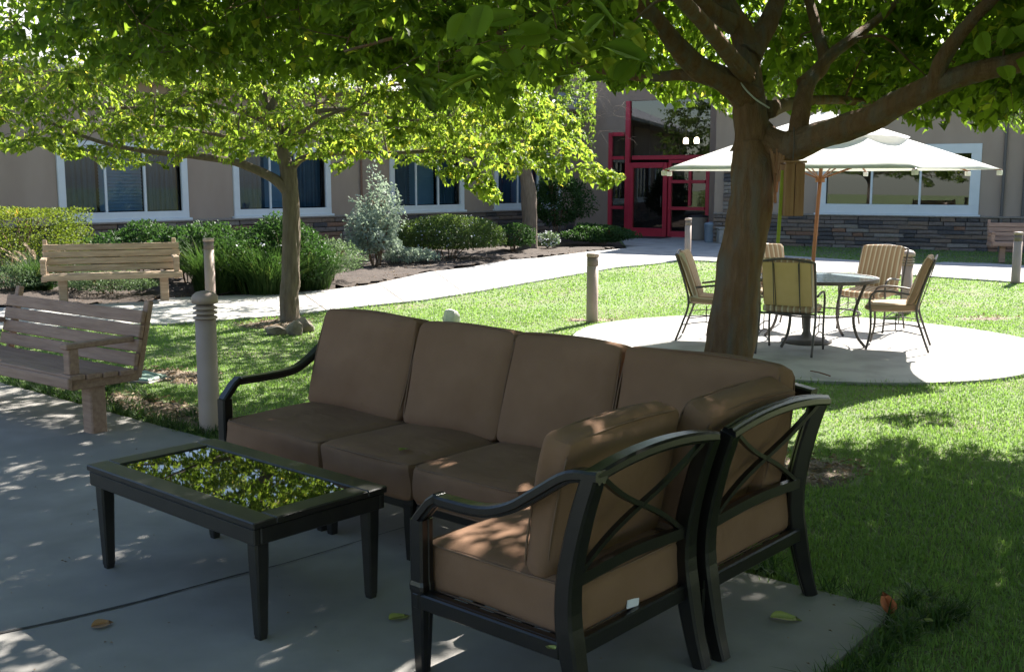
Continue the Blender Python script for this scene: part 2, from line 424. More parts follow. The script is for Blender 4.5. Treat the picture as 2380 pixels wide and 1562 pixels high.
PATH_LOW = [(-700, 800), (0, 765), (200, 757), (333, 752), (397, 752), (655, 733), (836, 712), (982, 697), (1093, 680), (1230, 656), (1364, 633), (1436, 621), (1522, 613), (1587, 604), (1640, 606), (1677, 609), (1815, 629), (1995, 635), (2119, 639), (2334, 653), (2900, 690)]
PATH_UP = [(2900, 648), (2420, 620), (2300, 612), (2195, 609), (2150, 613), (2118, 613), (2000, 606), (1900, 599), (1800, 593), (1778, 586), (1765, 566), (1665, 553), (1432, 543), (1446, 560), (1457, 577), (1367, 585), (1257, 599), (1185, 604), (1093, 621), (997, 632), (940, 645), (860, 662), (760, 674), (655, 682), (397, 692), (345, 700), (238, 706), (100, 712), (-700, 735)]
PATH = [pg(*p) for p in PATH_LOW] + [pg(*p) for p in PATH_UP]
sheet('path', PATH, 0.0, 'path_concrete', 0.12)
PADC = np.array([3.2, 11.72]); PADR = 2.5
pad_rad = lambda t: PADR * (1 + 0.025 * np.cos(2 * t + 0.6) + 0.012 * np.cos(5 * t))
PAD = [(PADC[0] + pad_rad(t) * math.cos(t), PADC[1] + pad_rad(t) * math.sin(t)) for t in np.linspace(0, 2 * math.pi, 64, endpoint=False)]
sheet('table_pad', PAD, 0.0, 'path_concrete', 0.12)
BED = [pg(*p) for p in [(1457, 577), (1367, 585), (1257, 599), (1185, 604), (1093, 621), (997, 632), (940, 645), (860, 662), (760, 674), (655, 682), (397, 692), (345, 700), (238, 706), (100, 712), (-700, 735)]]
BED_POLY = [tuple(p[:2]) for p in BED] + [(-24, 13), (-24, 30), (-9.5, 24.2), (2.0, 37.0), (3.3, 35.6)]
def bumpy(name, poly, material, z, h, step, seed, fall=0.0):
    """low uneven sheet of earth inside a polygon"""
    r = np.random.default_rng(seed); P = np.array([p[:2] for p in poly]); lo = P.min(0); hi = P.max(0)
    nx = int((hi[0] - lo[0]) / step) + 1; ny = int((hi[1] - lo[1]) / step) + 1
    gx, gy = np.meshgrid(np.linspace(lo[0], hi[0], nx), np.linspace(lo[1], hi[1], ny), indexing='ij')
    x = gx.ravel(); y = gy.ravel(); k = inside(x, y, P)
    zz = z + h * (0.5 + 0.25 * np.sin(x * 1.9 + y) + 0.25 * np.cos(y * 2.3 - x * .7)) + h * .35 * r.standard_normal(len(x))
    if fall:
        dm = np.full(len(x), 1e9); m_ = len(P)
        for i in range(m_):
            A = P[i]; B = P[(i + 1) % m_]; e = B - A; t = np.clip(((x - A[0]) * e[0] + (y - A[1]) * e[1]) / (e @ e + 1e-9), 0, 1)
            dm = np.minimum(dm, np.hypot(x - A[0] - t * e[0], y - A[1] - t * e[1]))
        zz = zz - 0.03 * np.clip(1 - dm / fall, 0, 1) ** 1.5
    x = x + r.uniform(-.25, .25, len(x)) * step; y = y + r.uniform(-.25, .25, len(y)) * step
    ids = np.arange(nx * ny).reshape(nx, ny)
    q = np.stack([ids[:-1, :-1], ids[1:, :-1], ids[1:, 1:], ids[:-1, 1:]], -1).reshape(-1, 4)
    q = q[k[q].all(1)]
    return np_obj(name, np.stack([x, y, zz], 1), [q], material, smooth=True)
struct(sheet('planting_bed', BED_POLY, LZ + 0.008, 'mulch'))
struct(bumpy('planting_bed_mulch', [tuple(p[:2]) for p in BED] + [(-14, 17), (-13, 20), (-9.5, 23.6), (2.0, 36.4), (3.0, 35.2)], 'mulch', LZ + 0.012, 0.05, 0.16, 3))
def blob_poly(c, rx, ry, rot, n=26, rough=0.22, seed=0):
    r = np.random.default_rng(seed); ph = r.uniform(0, 6.28, 4)
    out = []
    for t in np.linspace(0, 2 * math.pi, n, endpoint=False):
        k = 1 + rough * (0.6 * math.sin(2 * t + ph[0]) + 0.5 * math.sin(3 * t + ph[1]) + 0.4 * math.sin(5 * t + ph[2]))
        x, y = rx * k * math.cos(t), ry * k * math.sin(t)
        out.append((c[0] + x * math.cos(rot) - y * math.sin(rot), c[1] + x * math.sin(rot) + y * math.cos(rot)))
    return out
TREE1 = np.array([1.20, 6.60, LZ]); TREE2 = pg(675, 750, LZ); TREE3 = pg(1228, 583, LZ)
DIRT = []
for i, (c, rx, ry, rot) in enumerate([(TREE1 + (0.30, -0.12, 0), 0.62, 0.52, 0.2), (TREE2 + (-0.12, -0.22, 0), 0.52, 0.42, 0), (pg(385, 955, LZ), 0.95, 0.30, R(-38)), (pg(400, 875, LZ), 0.75, 0.26, R(-30)),
                                      (pg(1380, 746, LZ), 0.42, 0.14, 0), (pg(2285, 742, LZ), 0.42, 0.2, 0)]):
    poly = blob_poly(c, rx, ry, rot, seed=20 + i)
    DIRT.append(poly)
    struct(bumpy('bare_earth', poly, 'dirt', LZ + 0.004, 0.022, 0.04, 40 + i, fall=0.16))

# ================================================================== BUILDINGS
def wall_mesh(L_, z0, z1, holes, depth):
    """front face of a wall along local x at y=0 with openings and their reveals"""
    xs = sorted({0.0, L_} | {h[0] for h in holes} | {h[1] for h in holes})
    zs = sorted({z0, z1} | {h[2] for h in holes} | {h[3] for h in holes})
    mb = MB()
    for i in range(len(xs) - 1):
        for j in range(len(zs) - 1):
            cx, cz = (xs[i] + xs[i + 1]) / 2, (zs[j] + zs[j + 1]) / 2
            if any(h[0] < cx < h[1] and h[2] < cz < h[3] for h in holes): continue
            mb.add([(xs[i], 0, zs[j]), (xs[i + 1], 0, zs[j]), (xs[i + 1], 0, zs[j + 1]), (xs[i], 0, zs[j + 1])], [(0, 1, 2, 3)])
    for (a, b, c, d) in holes:
        mb.add([(a, 0, c), (b, 0, c), (b, 0, d), (a, 0, d), (a, depth, c), (b, depth, c), (b, depth, d), (a, depth, d)],
               [(0, 1, 5, 4), (1, 2, 6, 5), (2, 3, 7, 6), (3, 0, 4, 7)])
    return mb
def line_hit(px, p0, d):
    """distance along the wall line p0 + t d where the photo column px meets it"""
    r = ray(px, 480)[:2]
    A = np.array([[d[0], -r[0]], [d[1], -r[1]]])
    return np.linalg.solve(A, -np.array(p0[:2]))[0]
stone_cache = {}
def stone_mesh(k, w, h):
    key = (k, round(w, 2), round(h, 3))
    if key in stone_cache: return stone_cache[key]
    r = random.Random(hash(key) & 0xffff)
    mb = MB(); d = 0.05
    j = lambda s: r.uniform(-s, s)
    vs = [(-w / 2, 0, -h / 2), (w / 2, 0, -h / 2), (w / 2, 0, h / 2), (-w / 2, 0, h / 2)]
    ft = [(-w / 2 + .012 + j(.008), -d + j(.012), -h / 2 + .01 + j(.004)), (w / 2 - .012 + j(.008), -d + j(.012), -h / 2 + .01 + j(.004)), (w / 2 - .012 + j(.008), -d + j(.012), h / 2 - .008 + j(.004)), (-w / 2 + .012 + j(.008), -d + j(.012), h / 2 - .008 + j(.004))]
    mid = (j(w * .2), -d - .012 + j(.006), j(h * .1))
    mb.add(vs + ft + [mid], [(0, 1, 5, 4), (1, 2, 6, 5), (2, 3, 7, 6), (3, 0, 4, 7), (4, 5, 8), (5, 6, 8), (6, 7, 8), (7, 4, 8), (3, 2, 1, 0)])
    me = bpy.data.meshes.new('stone'); me.from_pydata(mb.v, [], mb.f); me.update()
    stone_cache[key] = me
    return me
def stones(parent, x0, x1, ztop, rows, seed, avg=0.5):
    """ledger stones, each its own piece, in rows from the ground to the ledge"""
    r = random.Random(seed); h = (ztop + 0.03) / rows
    for q in range(rows):
        x = x0 + r.uniform(-0.2, 0)
        while x < x1 - 0.08:
            w = r.choice([0.28, 0.36, 0.44, 0.52, 0.62, 0.74]) * avg / 0.5
            a, b = max(x, x0), min(x + w, x1); x += w
            if b - a < 0.1: continue
            me = stone_mesh(r.randrange(3), round((b - a) * 25) / 25, h - 0.004)
            o = bpy.data.objects.new('stone', me); C.objects.link(o); o.parent = parent
            o.location = ((a + b) / 2, -0.012 + r.uniform(-.016, .008), -0.03 + h * (q + .5))
            if not me.materials: me.materials.append(MATS['stone0'])
            o.material_slots[0].link = 'OBJECT'; o.material_slots[0].material = MATS['stone%d' % r.choices(range(5), [5, 2.2, 3.5, 1.5, 0.9])[0]]
def window(parent, x0, x1, z0, z1, bars, trim=0.16, kind='curtain', seed=0):
    """white trimmed window: outer trim box x0..x1, z0..z1"""
    r = random.Random(seed)
    w = bpy.data.objects.new('window', None); C.objects.link(w); w.parent = parent
    fr = MB()
    fr.box(((x0 + x1) / 2, -0.02, z0 + trim / 2), (x1 - x0, 0.07, trim), .006)
    fr.box(((x0 + x1) / 2, -0.02, z1 - trim / 2), (x1 - x0, 0.07, trim), .006)
    fr.box((x0 + trim / 2, -0.018, (z0 + z1) / 2), (trim, 0.066, z1 - z0 - 2 * trim), .006)
    fr.box((x1 - trim / 2, -0.018, (z0 + z1) / 2), (trim, 0.066, z1 - z0 - 2 * trim), .006)
    obj('frame', fr, 'trim_white', w)
    sl = MB(); sl.box(((x0 + x1) / 2, -0.045, z0 - 0.03), (x1 - x0 + 0.1, 0.13, 0.06), .008)
    obj('sill', sl, 'trim_white', w)
    ix0, ix1, iz0, iz1 = x0 + trim, x1 - trim, z0 + trim, z1 - trim
    edges = [ix0] + [ix0 + (ix1 - ix0) * b for b in bars] + [ix1]
    for b in edges[1:-1]:
        mb = MB(); mb.box((b, 0.05, (iz0 + iz1) / 2), (0.055, 0.05, iz1 - iz0), .004); obj('mullion', mb, 'trim_white', w)
    for k in range(len(edges) - 1):
        mb = MB(); y = 0.06 + 0.012 * (k % 2)
        mb.add([(edges[k], y, iz0), (edges[k + 1], y, iz0), (edges[k + 1], y, iz1), (edges[k], y, iz1)], [(0, 1, 2, 3)])
        obj('pane', mb, 'window_glass' if kind == 'curtain' else 'wide_glass', w, fix=False)
    if kind == 'curtain':                              # gathered curtain with a gap, and blinds
        n = 60
        for (a, b) in ((ix0, ix0 + (ix1 - ix0) * r.uniform(.28, .34)), (ix0 + (ix1 - ix0) * r.uniform(.68, .74), ix1)):
            vs = []; mb = MB()
            for i in range(n + 1):
                t = i / n; x = a + (b - a) * t; y = 0.22 + 0.025 * math.sin(t * 34 + seed) + .01 * math.sin(t * 77)
                vs += [(x, y, iz0 + .02), (x, y, iz1 + .05)]
            mb.add(vs, [(2 * i, 2 * i + 2, 2 * i + 3, 2 * i + 1) for i in range(n)])
            obj('curtain', mb, 'curtain', w, smooth=True, fix=False)
        a = ix0 + (ix1 - ix0) * .33; b = ix0 + (ix1 - ix0) * .70; z = iz0 + .06; mb = MB()
        while z < iz1:
            mb.box(((a + b) / 2, 0.30, z), (b - a, 0.09, 0.006), .002, rotx3(R(66))); z += 0.075
        obj('blind', mb, 'blind', w)
    return w
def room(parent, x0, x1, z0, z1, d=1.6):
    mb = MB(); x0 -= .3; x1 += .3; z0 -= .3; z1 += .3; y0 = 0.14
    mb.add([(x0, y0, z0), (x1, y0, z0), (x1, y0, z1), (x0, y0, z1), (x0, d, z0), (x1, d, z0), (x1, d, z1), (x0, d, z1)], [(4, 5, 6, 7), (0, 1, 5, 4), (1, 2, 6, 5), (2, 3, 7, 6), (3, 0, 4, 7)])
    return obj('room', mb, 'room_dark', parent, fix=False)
def gable_roof(parent, L_, eave, over, depth, pitch, end=0.6):
    rz = eave + (depth / 2 + over) * math.tan(pitch); t = 0.16
    mb = MB()
    y0, ym, y1 = -over, depth / 2, depth + over
    for (ya, za, yb, zb) in ((y0, eave, ym, rz), (y1, eave, ym, rz)):
        mb.add([(-end, ya, za), (L_ + end, ya, za), (L_ + end, yb, zb), (-end, yb, zb), (-end, ya, za + t), (L_ + end, ya, za + t), (L_ + end, yb, zb + t), (-end, yb, zb + t)],
               [(0, 1, 2, 3), (4, 5, 6, 7), (0, 1, 5, 4), (1, 2, 6, 5), (2, 3, 7, 6), (3, 0, 4, 7)])
    r_ = obj('roof', mb, 'roof_tile', parent)
    g = MB(); g.box((L_ / 2, -over - 0.05, eave + 0.05), (L_ + 2 * end, 0.10, 0.15), .02); obj('gutter', g, 'fascia', r_)
    s_ = MB(); s_.box((L_ / 2, -over / 2 + .02, eave - 0.03), (L_ + 2 * end - .06, over - .02, 0.04), .003); obj('soffit', s_, 'fascia', r_)
    return r_
def wing_body(parent, L_, eave, depth):
    mb = MB()
    mb.add([(0, 0, 0), (0, depth, 0), (0, depth, eave), (0, 0, eave), (L_, 0, 0), (L_, depth, 0), (L_, depth, eave), (L_, 0, eave)],
           [(0, 1, 2, 3), (4, 5, 6, 7), (1, 5, 6, 2)])
    rz = eave + (depth / 2) * math.tan(R(22))
    mb.add([(0, 0, eave), (0, depth, eave), (0, depth / 2, rz), (L_, 0, eave), (L_, depth, eave), (L_, depth / 2, rz)], [(0, 1, 2), (3, 4, 5)])
    return obj('end_wall', mb, 'stucco', parent)

# --- left wing
pA = pg(197, 512.6, .9)[:2]; pB = pg(1076, 488, .9)[:2]
dL = nrm(pB - pA); P0L = pA - dL * 6.0; LL = 6.0 + np.linalg.norm(pB - pA) + 6.3
EAVE_L = 4.0
lw = thing('building_wing', 'tan stucco building wing with white framed windows and stone base behind the planted bed', 'building', (P0L[0], P0L[1], LZ), math.atan2(dL[1], dL[0]))
hl = lambda px: line_hit(px, P0L, dL)
wins = [(hl(136), hl(437)), (hl(543), hl(768)), (hl(906), hl(1077)), (hl(1148), hl(1302))]
W0, W1 = 0.93, 2.62
holes = [(a + .1, b - .1, W0 + .1, W1 - .1) for a, b in wins]
obj('wall', wall_mesh(LL, -0.05, EAVE_L, holes, 0.14), 'stucco', lw, fix=False)
wing_body(lw, LL, EAVE_L, 9.0)
for i, (a, b) in enumerate(wins):
    window(lw, a, b, W0, W1, [0.34, 0.68] if i != 1 else [0.36, 0.66], seed=i + 1); room(lw, a, b, W0, W1)
wb = MB(); wb.box((LL / 2, -0.004, 0.40), (LL, 0.03, 0.86), .002)
wains = obj('stone_wainscot', wb, 'mortar', lw)
x_s = hl(150)
stones(wains, x_s, LL - 0.02, 0.83, 7, 5, 0.62)
lg = MB(); lg.box((LL / 2, -0.05, 0.855), (LL, 0.12, 0.05), .012); obj('ledge', lg, 'stone3', wains)
gable_roof(lw, LL, EAVE_L, 0.7, 9.0, R(22))
dp = MB(); dp.box((hl(838), -0.06, 2.0), (0.05, 0.05, 4.0), .01); obj('downpipe', dp, 'stone4', lw)

# --- right wing
qA = pg(1787, 568)[:2]; qB = pg(2283, 582)[:2]; dR = nrm(qB - qA)
tL = line_hit(1660, qA, dR); P0R = qA + dR * tL; LR = 16.0; EAVE_R = 4.3
rw = thing('building_wing', 'tan stucco building wing with wide three-pane window and dark stone base behind the umbrella', 'building', (P0R[0], P0R[1], LZ), math.atan2(dR[1], dR[0]))
hr = lambda px: line_hit(px, P0R, dR)
a, b = hr(1898), hr(2275)
WR0, WR1 = 0.92, 2.70
obj('wall', wall_mesh(LR, -0.05, EAVE_R, [(a + .1, b - .1, WR0 + .1, WR1 - .1)], 0.14), 'stucco', rw, fix=False)
wing_body(rw, LR, EAVE_R, 9.0)
window(rw, a, b, WR0, WR1, [0.325, 0.665], trim=0.24, kind='open'); room(rw, a, b, WR0, WR1, 3.0)
wb = MB(); wb.box((LR / 2, -0.004, 0.40), (LR, 0.03, 0.86), .002)
wains = obj('stone_wainscot', wb, 'mortar', rw)
stones(wains, 0.0, hr(2470), 0.84, 8, 9, 0.5)
lg = MB(); lg.box((LR / 2, -0.05, 0.865), (LR, 0.12, 0.05), .012); obj('ledge', lg, 'stone3', wains)
# taller stone pier at the wing's end beside the entrance
pier = MB(); pier.box((hr(1702), -0.02, 1.45), (0.5, 0.05, 1.25), .01); pr = obj('stone_pier', pier, 'mortar', rw)
rr = random.Random(3); z = 0.92
while z < 2.05:
    x = hr(1702) - 0.25
    while x < hr(1702) + 0.22:
        w_ = rr.choice([0.16, 0.24, 0.3]); w_ = min(w_, hr(1702) + 0.25 - x)
        if w_ > 0.06:
            o = bpy.data.objects.new('stone', stone_mesh(rr.randrange(3), round(w_ * 25) / 25, 0.106)); C.objects.link(o); o.parent = pr
            o.location = (x + w_ / 2, -0.04, z)
            if not o.data.materials: o.data.materials.append(MATS['stone0'])
            o.material_slots[0].link = 'OBJECT'; o.material_slots[0].material = MATS['stone%d' % rr.randrange(4)]
        x += w_
    z += 0.11
gable_roof(rw, LR, EAVE_R, 0.8, 9.0, R(22))
for px in (2329, 2378):
    dp = MB(); dp.box((hr(px), -0.06, 2.1), (0.07, 0.07, 4.2), .015); obj('downpipe', dp, 'downpipe', rw)

# --- entrance block between the wings
e0 = pg(1413, 547)[:2]; e1 = pg(1646, 553.5)[:2]; dE = nrm(e1 - e0)
P0E = e0 - dE * 2.6; LE = 7.6
eb = thing('entrance_block', 'recessed tan entrance with red framed glass doors between the two wings', 'building', (P0E[0], P0E[1], LZ), math.atan2(dE[1], dE[0]))
he = lambda px: line_hit(px, P0E, dE)
def hz(px, py):
    t = he(px); q = P0E + dE * t; return pd(px, py, q[1])[2] - LZ
ZT = hz(1456, 262) + 0.35
xl, xm, xr = he(1413), he(1456), he(1646)
hole = [(xl, xm, 0.0, hz(1430, 309)), (xm, xr, 0.0, ZT)]
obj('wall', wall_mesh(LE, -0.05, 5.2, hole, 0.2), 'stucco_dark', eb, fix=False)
room(eb, xl, xr, 0.0, ZT, 4.0)
def bar(parent, x, z, sx, sz, name='frame_bar', m='red_paint', y=0.05, d=0.12):
    mb = MB(); mb.box((x, y, z), (sx, d, sz), .008); return obj(name, mb, m, parent)
def panei(parent, x0, x1, z0, z1, y=0.07, name='pane'):
    mb = MB(); mb.add([(x0, y, z0), (x1, y, z0), (x1, y, z1), (x0, y, z1)], [(0, 1, 2, 3)]); return obj(name, mb, 'door_glass', parent, fix=False)
sf = bpy.data.objects.new('glazed_screen', None); C.objects.link(sf); sf.parent = eb
zs1 = hz(1430, 309); zb = hz(1500, 367); zk = hz(1430, 483)
bar(sf, xl + .05, zs1 / 2, .12, zs1); bar(sf, xm, ZT / 2, .15, ZT)
bar(sf, (xl + xm) / 2, zs1 - .05, xm - xl - .24, .12); bar(sf, (xl + xm) / 2, zb, xm - xl - .24, .11); bar(sf, (xl + xm) / 2, zk, xm - xl - .24, .10); bar(sf, (xl + xm) / 2, .12, xm - xl - .24, .2)
bar(sf, (xm + xr) / 2 + .08, zb, xr - xm - .16, .13); bar(sf, xr - .04, zb / 2 - .04, .12, zb - .09)
panei(sf, xl, xm, .1, zs1); panei(sf, xm + .07, xr, zb, ZT, name='transom')
# the door leaf
dr = bpy.data.objects.new('door', None); C.objects.link(dr); dr.parent = eb
xd0, xd1 = he(1461), he(1549); zdt = hz(1500, 378) ; wd = xd1 - xd0
bar(dr, xd0 + .07, zdt / 2, .14, zdt - .02, 'stile', y=0.03); bar(dr, xd1 - .06, zdt / 2, .14, zdt - .02, 'stile', y=0.03)
bar(dr, (xd0 + xd1) / 2, zdt - .09, wd - .27, .17, 'rail', y=0.03); bar(dr, (xd0 + xd1) / 2, .15, wd - .27, .28, 'rail', y=0.03)
panei(dr, xd0 + .13, xd1 - .12, .28, zdt - .17, .05)
hb = MB(); hb.tube([(xd1 - .17, -0.06, .95), (xd1 - .17, -0.06, 1.3)], .018, 8); obj('handle', hb, 'iron', dr, True)
# glazed side panel with red bars
sp = bpy.data.objects.new('side_panel', None); C.objects.link(sp); sp.parent = eb
xs0 = xd1 + .05; xs1 = xr - .11; xmid = he(1602)
for z_ in (hz(1600, 423), zk, ): bar(sp, (xs0 + xs1) / 2, z_, xs1 - xs0 - .02, .10, y=0.035, d=0.1)
bar(sp, (xs0 + xs1) / 2, .11, xs1 - xs0 - .02, .2, y=0.035, d=0.1); bar(sp, (xs0 + xs1) / 2, zb - .13, xs1 - xs0 - .02, .1, y=0.035, d=0.1)
bar(sp, xmid, (zk + zb) / 2 - .03, .09, zb - zk - .22, y=0.03, d=0.09); bar(sp, xs0 + .05, zb / 2, .1, zb - .14, y=0.028, d=0.1)
panei(sp, xs0, xs1, .1, zb - .1, .06)
fb = MB(); fb.add([(0, 0, 5.2), (LE, 0, 5.2), (LE, 6, 5.2), (0, 6, 5.2), (0, 0, 0), (LE, 0, 0), (LE, 6, 0), (0, 6, 0)], [(0, 1, 2, 3), (4, 0, 3, 7), (5, 1, 2, 6), (7, 6, 2, 3)])
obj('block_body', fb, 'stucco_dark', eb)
cp = MB(); cp.box((LE / 2, -.1, 5.3), (LE + .3, .5, .2), .03); obj('parapet', cp, 'fascia', eb)
mt = MB(); mt.box((P0E[0] + dE[0] * (xd0 + xd1) / 2 - .2, P0E[1] + dE[1] * (xd0 + xd1) / 2 - 0.75, 0.01), (1.5, 0.9, 0.02), .006, rotz3(math.atan2(dE[1], dE[0])))
tag(obj('door_mat', mt, 'plastic_dark'), 'dark door mat on the paving at the red entrance door', 'door mat')
for i, (px, py) in enumerate(((1577, 327), (1602, 326))):
    t = he(px); q = P0E + dE * t; nE = np.array([dE[1], -dE[0]])
    z_ = hz(px, py)
    lab = ['small glowing lamp hung inside above the red door', 'small glowing lamp hung above the red barred side panel'][i]
    lp = thing('pendant_lamp', lab, 'lamp', (q[0] - nE[0] * .5, q[1] - nE[1] * .5, z_ + LZ), 0, 'lamps above the entrance')
    g = MB(); g.lathe([(.02, -.09), (.075, -.09), (.085, 0), (.06, .09), (.02, .1)], 12); obj('lamp_glass', g, 'lamp_glow', lp, True)
    s_ = MB(); s_.tube([(0, 0, .09), (0, 0, ZT + .3 - z_)], .012, 6); obj('stem', s_, 'iron', lp)

# --- things by the entrance
def bin_(x, y, Y, r0, r1, h, m_, lidm, name, label, cat, dome):
    b_ = thing(name, label, cat, (x, Y, 0))
    mb = MB(); mb.lathe([(r0 * .96, 0), (r0, .03), (r1, h * .82), (r1 * 1.03, h * .83), (r1 * 1.03, h * .86)], 20); obj('body', mb, m_, b_, True)
    l_ = MB(); l_.lathe([(r1 * 1.05, h * .86), (r1 * 1.05, h * .9), (r1 * .8, h * .97 if dome else h * .93), (.02, h if dome else h * .94)], 20); obj('lid', l_, lidm, b_, True)
q = pd(1622, 552, 32.2); bin_(q[0], 0, 32.2, .26, .29, .78, 'plastic_tan', 'plastic_dark', 'waste_bin', 'tan waste bin with black lid beside the red framed entrance', 'bin', False)
q = pd(1652, 563, 30.9); bin_(q[0], 0, 30.9, .18, .20, .58, 'plastic_blue', 'plastic_blue', 'waste_bin', 'small blue grey dome-topped bin by the stone pier', 'bin', True)
q = pd(1684, 564, 30.4)
kb = MB(); kb.box((q[0], 30.4, .2), (.4, .4, .4), .02); kb.box((q[0], 30.4, .425), (.46, .46, .05), .015)
tag(obj('block_planter', kb, 'block'), 'square pale concrete block standing at the stone pier', 'block')

# ================================================================== PATIO SOFA
def cushion(mb, c, size, r=0.05, puff=(0.02, 0.02, 0.02), M=None, n=14, seed=0, sag=0.0):
    """rounded, slightly stuffed box"""
    hx, hy, hz_ = [d / 2 for d in size]; h = np.array([hx, hy, hz_])
    rg = np.random.default_rng(seed); ph = rg.uniform(0, 6.28, 6)
    vs = []; fs = []
    for ax in range(3):
        for sg in (-1, 1):
            o = len(vs); u, v = [(1, 2), (2, 0), (0, 1)][ax]
            g = np.linspace(-1, 1, n + 1); g = np.sign(g) * np.abs(g) ** 0.8
            for i in range(n + 1):
                for j in range(n + 1):
                    p = np.zeros(3); p[ax] = sg; p[u] = g[i]; p[v] = g[j]
                    vs.append(p)
            for i in range(n):
                for j in range(n):
                    q = (o + i * (n + 1) + j, o + (i + 1) * (n + 1) + j, o + (i + 1) * (n + 1) + j + 1, o + i * (n + 1) + j + 1)
                    fs.append(q if sg > 0 else q[::-1])
    P = np.array(vs); Q = P * h
    inner = np.clip(Q, -(h - r), h - r); d = Q - inner; ln = np.linalg.norm(d, axis=1, keepdims=True)
    Q = np.where(ln > 1e-9, inner + d / np.maximum(ln, 1e-9) * r, Q)
    N_ = P ** 2
    for ax in range(3):
        u, v = [(1, 2), (2, 0), (0, 1)][ax]
        Q[:, ax] += puff[ax] * P[:, ax] * (1 - N_[:, u]) * (1 - N_[:, v])
        Q[:, ax] += 0.006 * np.sin(P[:, u] * 3 + ph[ax]) * np.cos(P[:, v] * 2.5 + ph[ax + 3])
    Q[:, 2] -= sag * (1 - N_[:, 0]) * (P[:, 2] > 0.2) * 0.6
    if M is not None: Q = Q @ np.array(M).T
    mb.add(Q + np.array(c), fs)
    return mb
def welt(mb, c, size, z, r, inset, M=None, n=6, puff=0.0):
    """piping along the top seam of a cushion"""
    hx, hy = size[0] / 2 - inset, size[1] / 2 - inset; pts = []
    rc = 0.05
    for (sx_, sy, a0) in ((1, 1, 0), (-1, 1, 90), (-1, -1, 180), (1, -1, 270)):
        for k in range(5):
            a = R(a0 + 90 * k / 4); pts.append((sx_ * (hx - rc) + rc * math.cos(a), sy * (hy - rc) + rc * math.sin(a), z))
        nx = {(1, 1): (-1, 1), (-1, 1): (-1, -1), (-1, -1): (1, -1), (1, -1): (1, 1)}[(sx_, sy)]
        for k in range(1, 8):
            t = k / 8; A = np.array(pts[-1] if k == 1 else A0); 
            if k == 1: A0 = A; B0 = None
            a = R(a0 + 90)
            B = np.array((nx[0] * (hx - rc) + rc * math.cos(a), nx[1] * (hy - rc) + rc * math.sin(a), z))
            p = A0 + (B - A0) * t; 
            out = np.array([math.cos(R(a0 + 90)), math.sin(R(a0 + 90)), 0]) * puff * 4 * t * (1 - t)
            pts.append(tuple(p + out))
    P = np.array(pts + [pts[0]])
    if M is not None: P = P @ np.array(M).T
    mb.tube(P + np.array(c), r, n)
    return mb
RAIL = [(-.030, -.012), (-.030, .008), (-.021, .012), (-.017, .021), (-.007, .021), (-.004, .016), (.004, .016), (.007, .021), (.017, .021), (.021, .012), (.030, .008), (.030, -.012), (.022, -.02), (-.022, -.02)]
BARP = [(-.011, -.009), (-.011, .009), (.011, .009), (.011, -.009)]
POST = [(u * 1.14, v * 1.14) for u, v in [(-.028, -.020), (-.022, -.028), (-.007, -.028), (-.004, -.024), (.004, -.024), (.007, -.028), (.022, -.028), (.028, -.020), (.028, .020), (.022, .028), (-.022, .028), (-.028, .020)]]
D_ = 0.85
def front_leg(parent, x, y, top=0.27):
    mb = MB(); mb.sweep([(x, y, 0), (x, y, .02), (x, y, top * .6), (x, y, top)], POST, (1, 0, 0), [.62, .66, .86, .95]); return obj('leg', mb, 'metal_black', parent)
def rear_post(parent, x, z1=0.86, base=0.0, y0=None, axis=None):
    """sabre-curved rear leg that rises to the back rail; axis gives origin and outward direction in plan"""
    o, d = axis
    pts = []
    for (out, z) in ((0.075, 0.0), (0.045, .10), (0.012, .25), (-0.01, .40), (0.0, .55), (0.04, .72), (0.085, z1)):
        pts.append((o[0] + d[0] * out, o[1] + d[1] * out, z))
    mb = MB(); c = curve(pts, 18); mb.sweep(c, POST, (-d[1], d[0], 0), np.interp(c[:, 2], [0, .3, .9], [.85, 1.12, .92])); return obj('leg', mb, 'metal_black', parent)
def back_panel(parent, A, B, out, arch=0.03, rail=True):
    """back between two plan points A, B: arched top rail, lower rail, X of bowed bars"""
    A = np.array(A, float); B = np.array(B, float); out = np.array(out, float); w = np.linalg.norm(B - A)
    P = lambda t, z, o: np.array([*(A + (B - A) * t + out * o), z])
    mb = MB(); c = curve([P(t, .862 + arch * (1 - (2 * t - 1) ** 2), 0.085) for t in np.linspace(-.02, 1.02, 7)], 18)
    mb.sweep(c, RAIL, (*out, 0)); obj('top_rail', mb, 'metal_black', parent)
    mb = MB(); mb.sweep(curve([P(.03, .50, -.003), P(.5, .515, -.003), P(.97, .50, -.003)], 10), [(-.014, -.02), (-.014, .02), (.014, .02), (.014, -.02)], (*out, 0)); obj('lower_rail', mb, 'metal_black', parent)
    for (s0, s1) in ((0.05, .95), (.95, 0.05)):
        bow = 0.10
        pts = [P(s0 + (s1 - s0) * t, .51 + .345 * t + (0.012 * math.sin(math.pi * 2 * t)), -.003 + 0.085 * t ** 1.5) for t in np.linspace(0, 1, 8)]
        mb = MB(); mb.sweep(curve(pts, 16), [(u * (1.0 if s0 < .5 else .9), v * (1 if s0 < .5 else .9)) for u, v in BARP], (*out, 0)); obj('cross_bar', mb, 'metal_black', parent)
def seat_frame(parent, w, dep, rear=True):
    mb = MB()
    mb.box((w / 2, .03, .275), (w - .02, .035, .06), .006); mb.box((w / 2, dep - .03, .275), (w - .02, .035, .06), .006)
    mb.box((.03, dep / 2, .275), (.035, dep - .10, .058), .006); mb.box((w - .03, dep / 2, .275), (.035, dep - .10, .058), .006)
    for k in range(5): mb.box((w / 2, .12 + k * (dep - .24) / 4, .29), (w - .08, .05, .008), .002)
    return obj('seat_frame', mb, 'metal_black', parent)
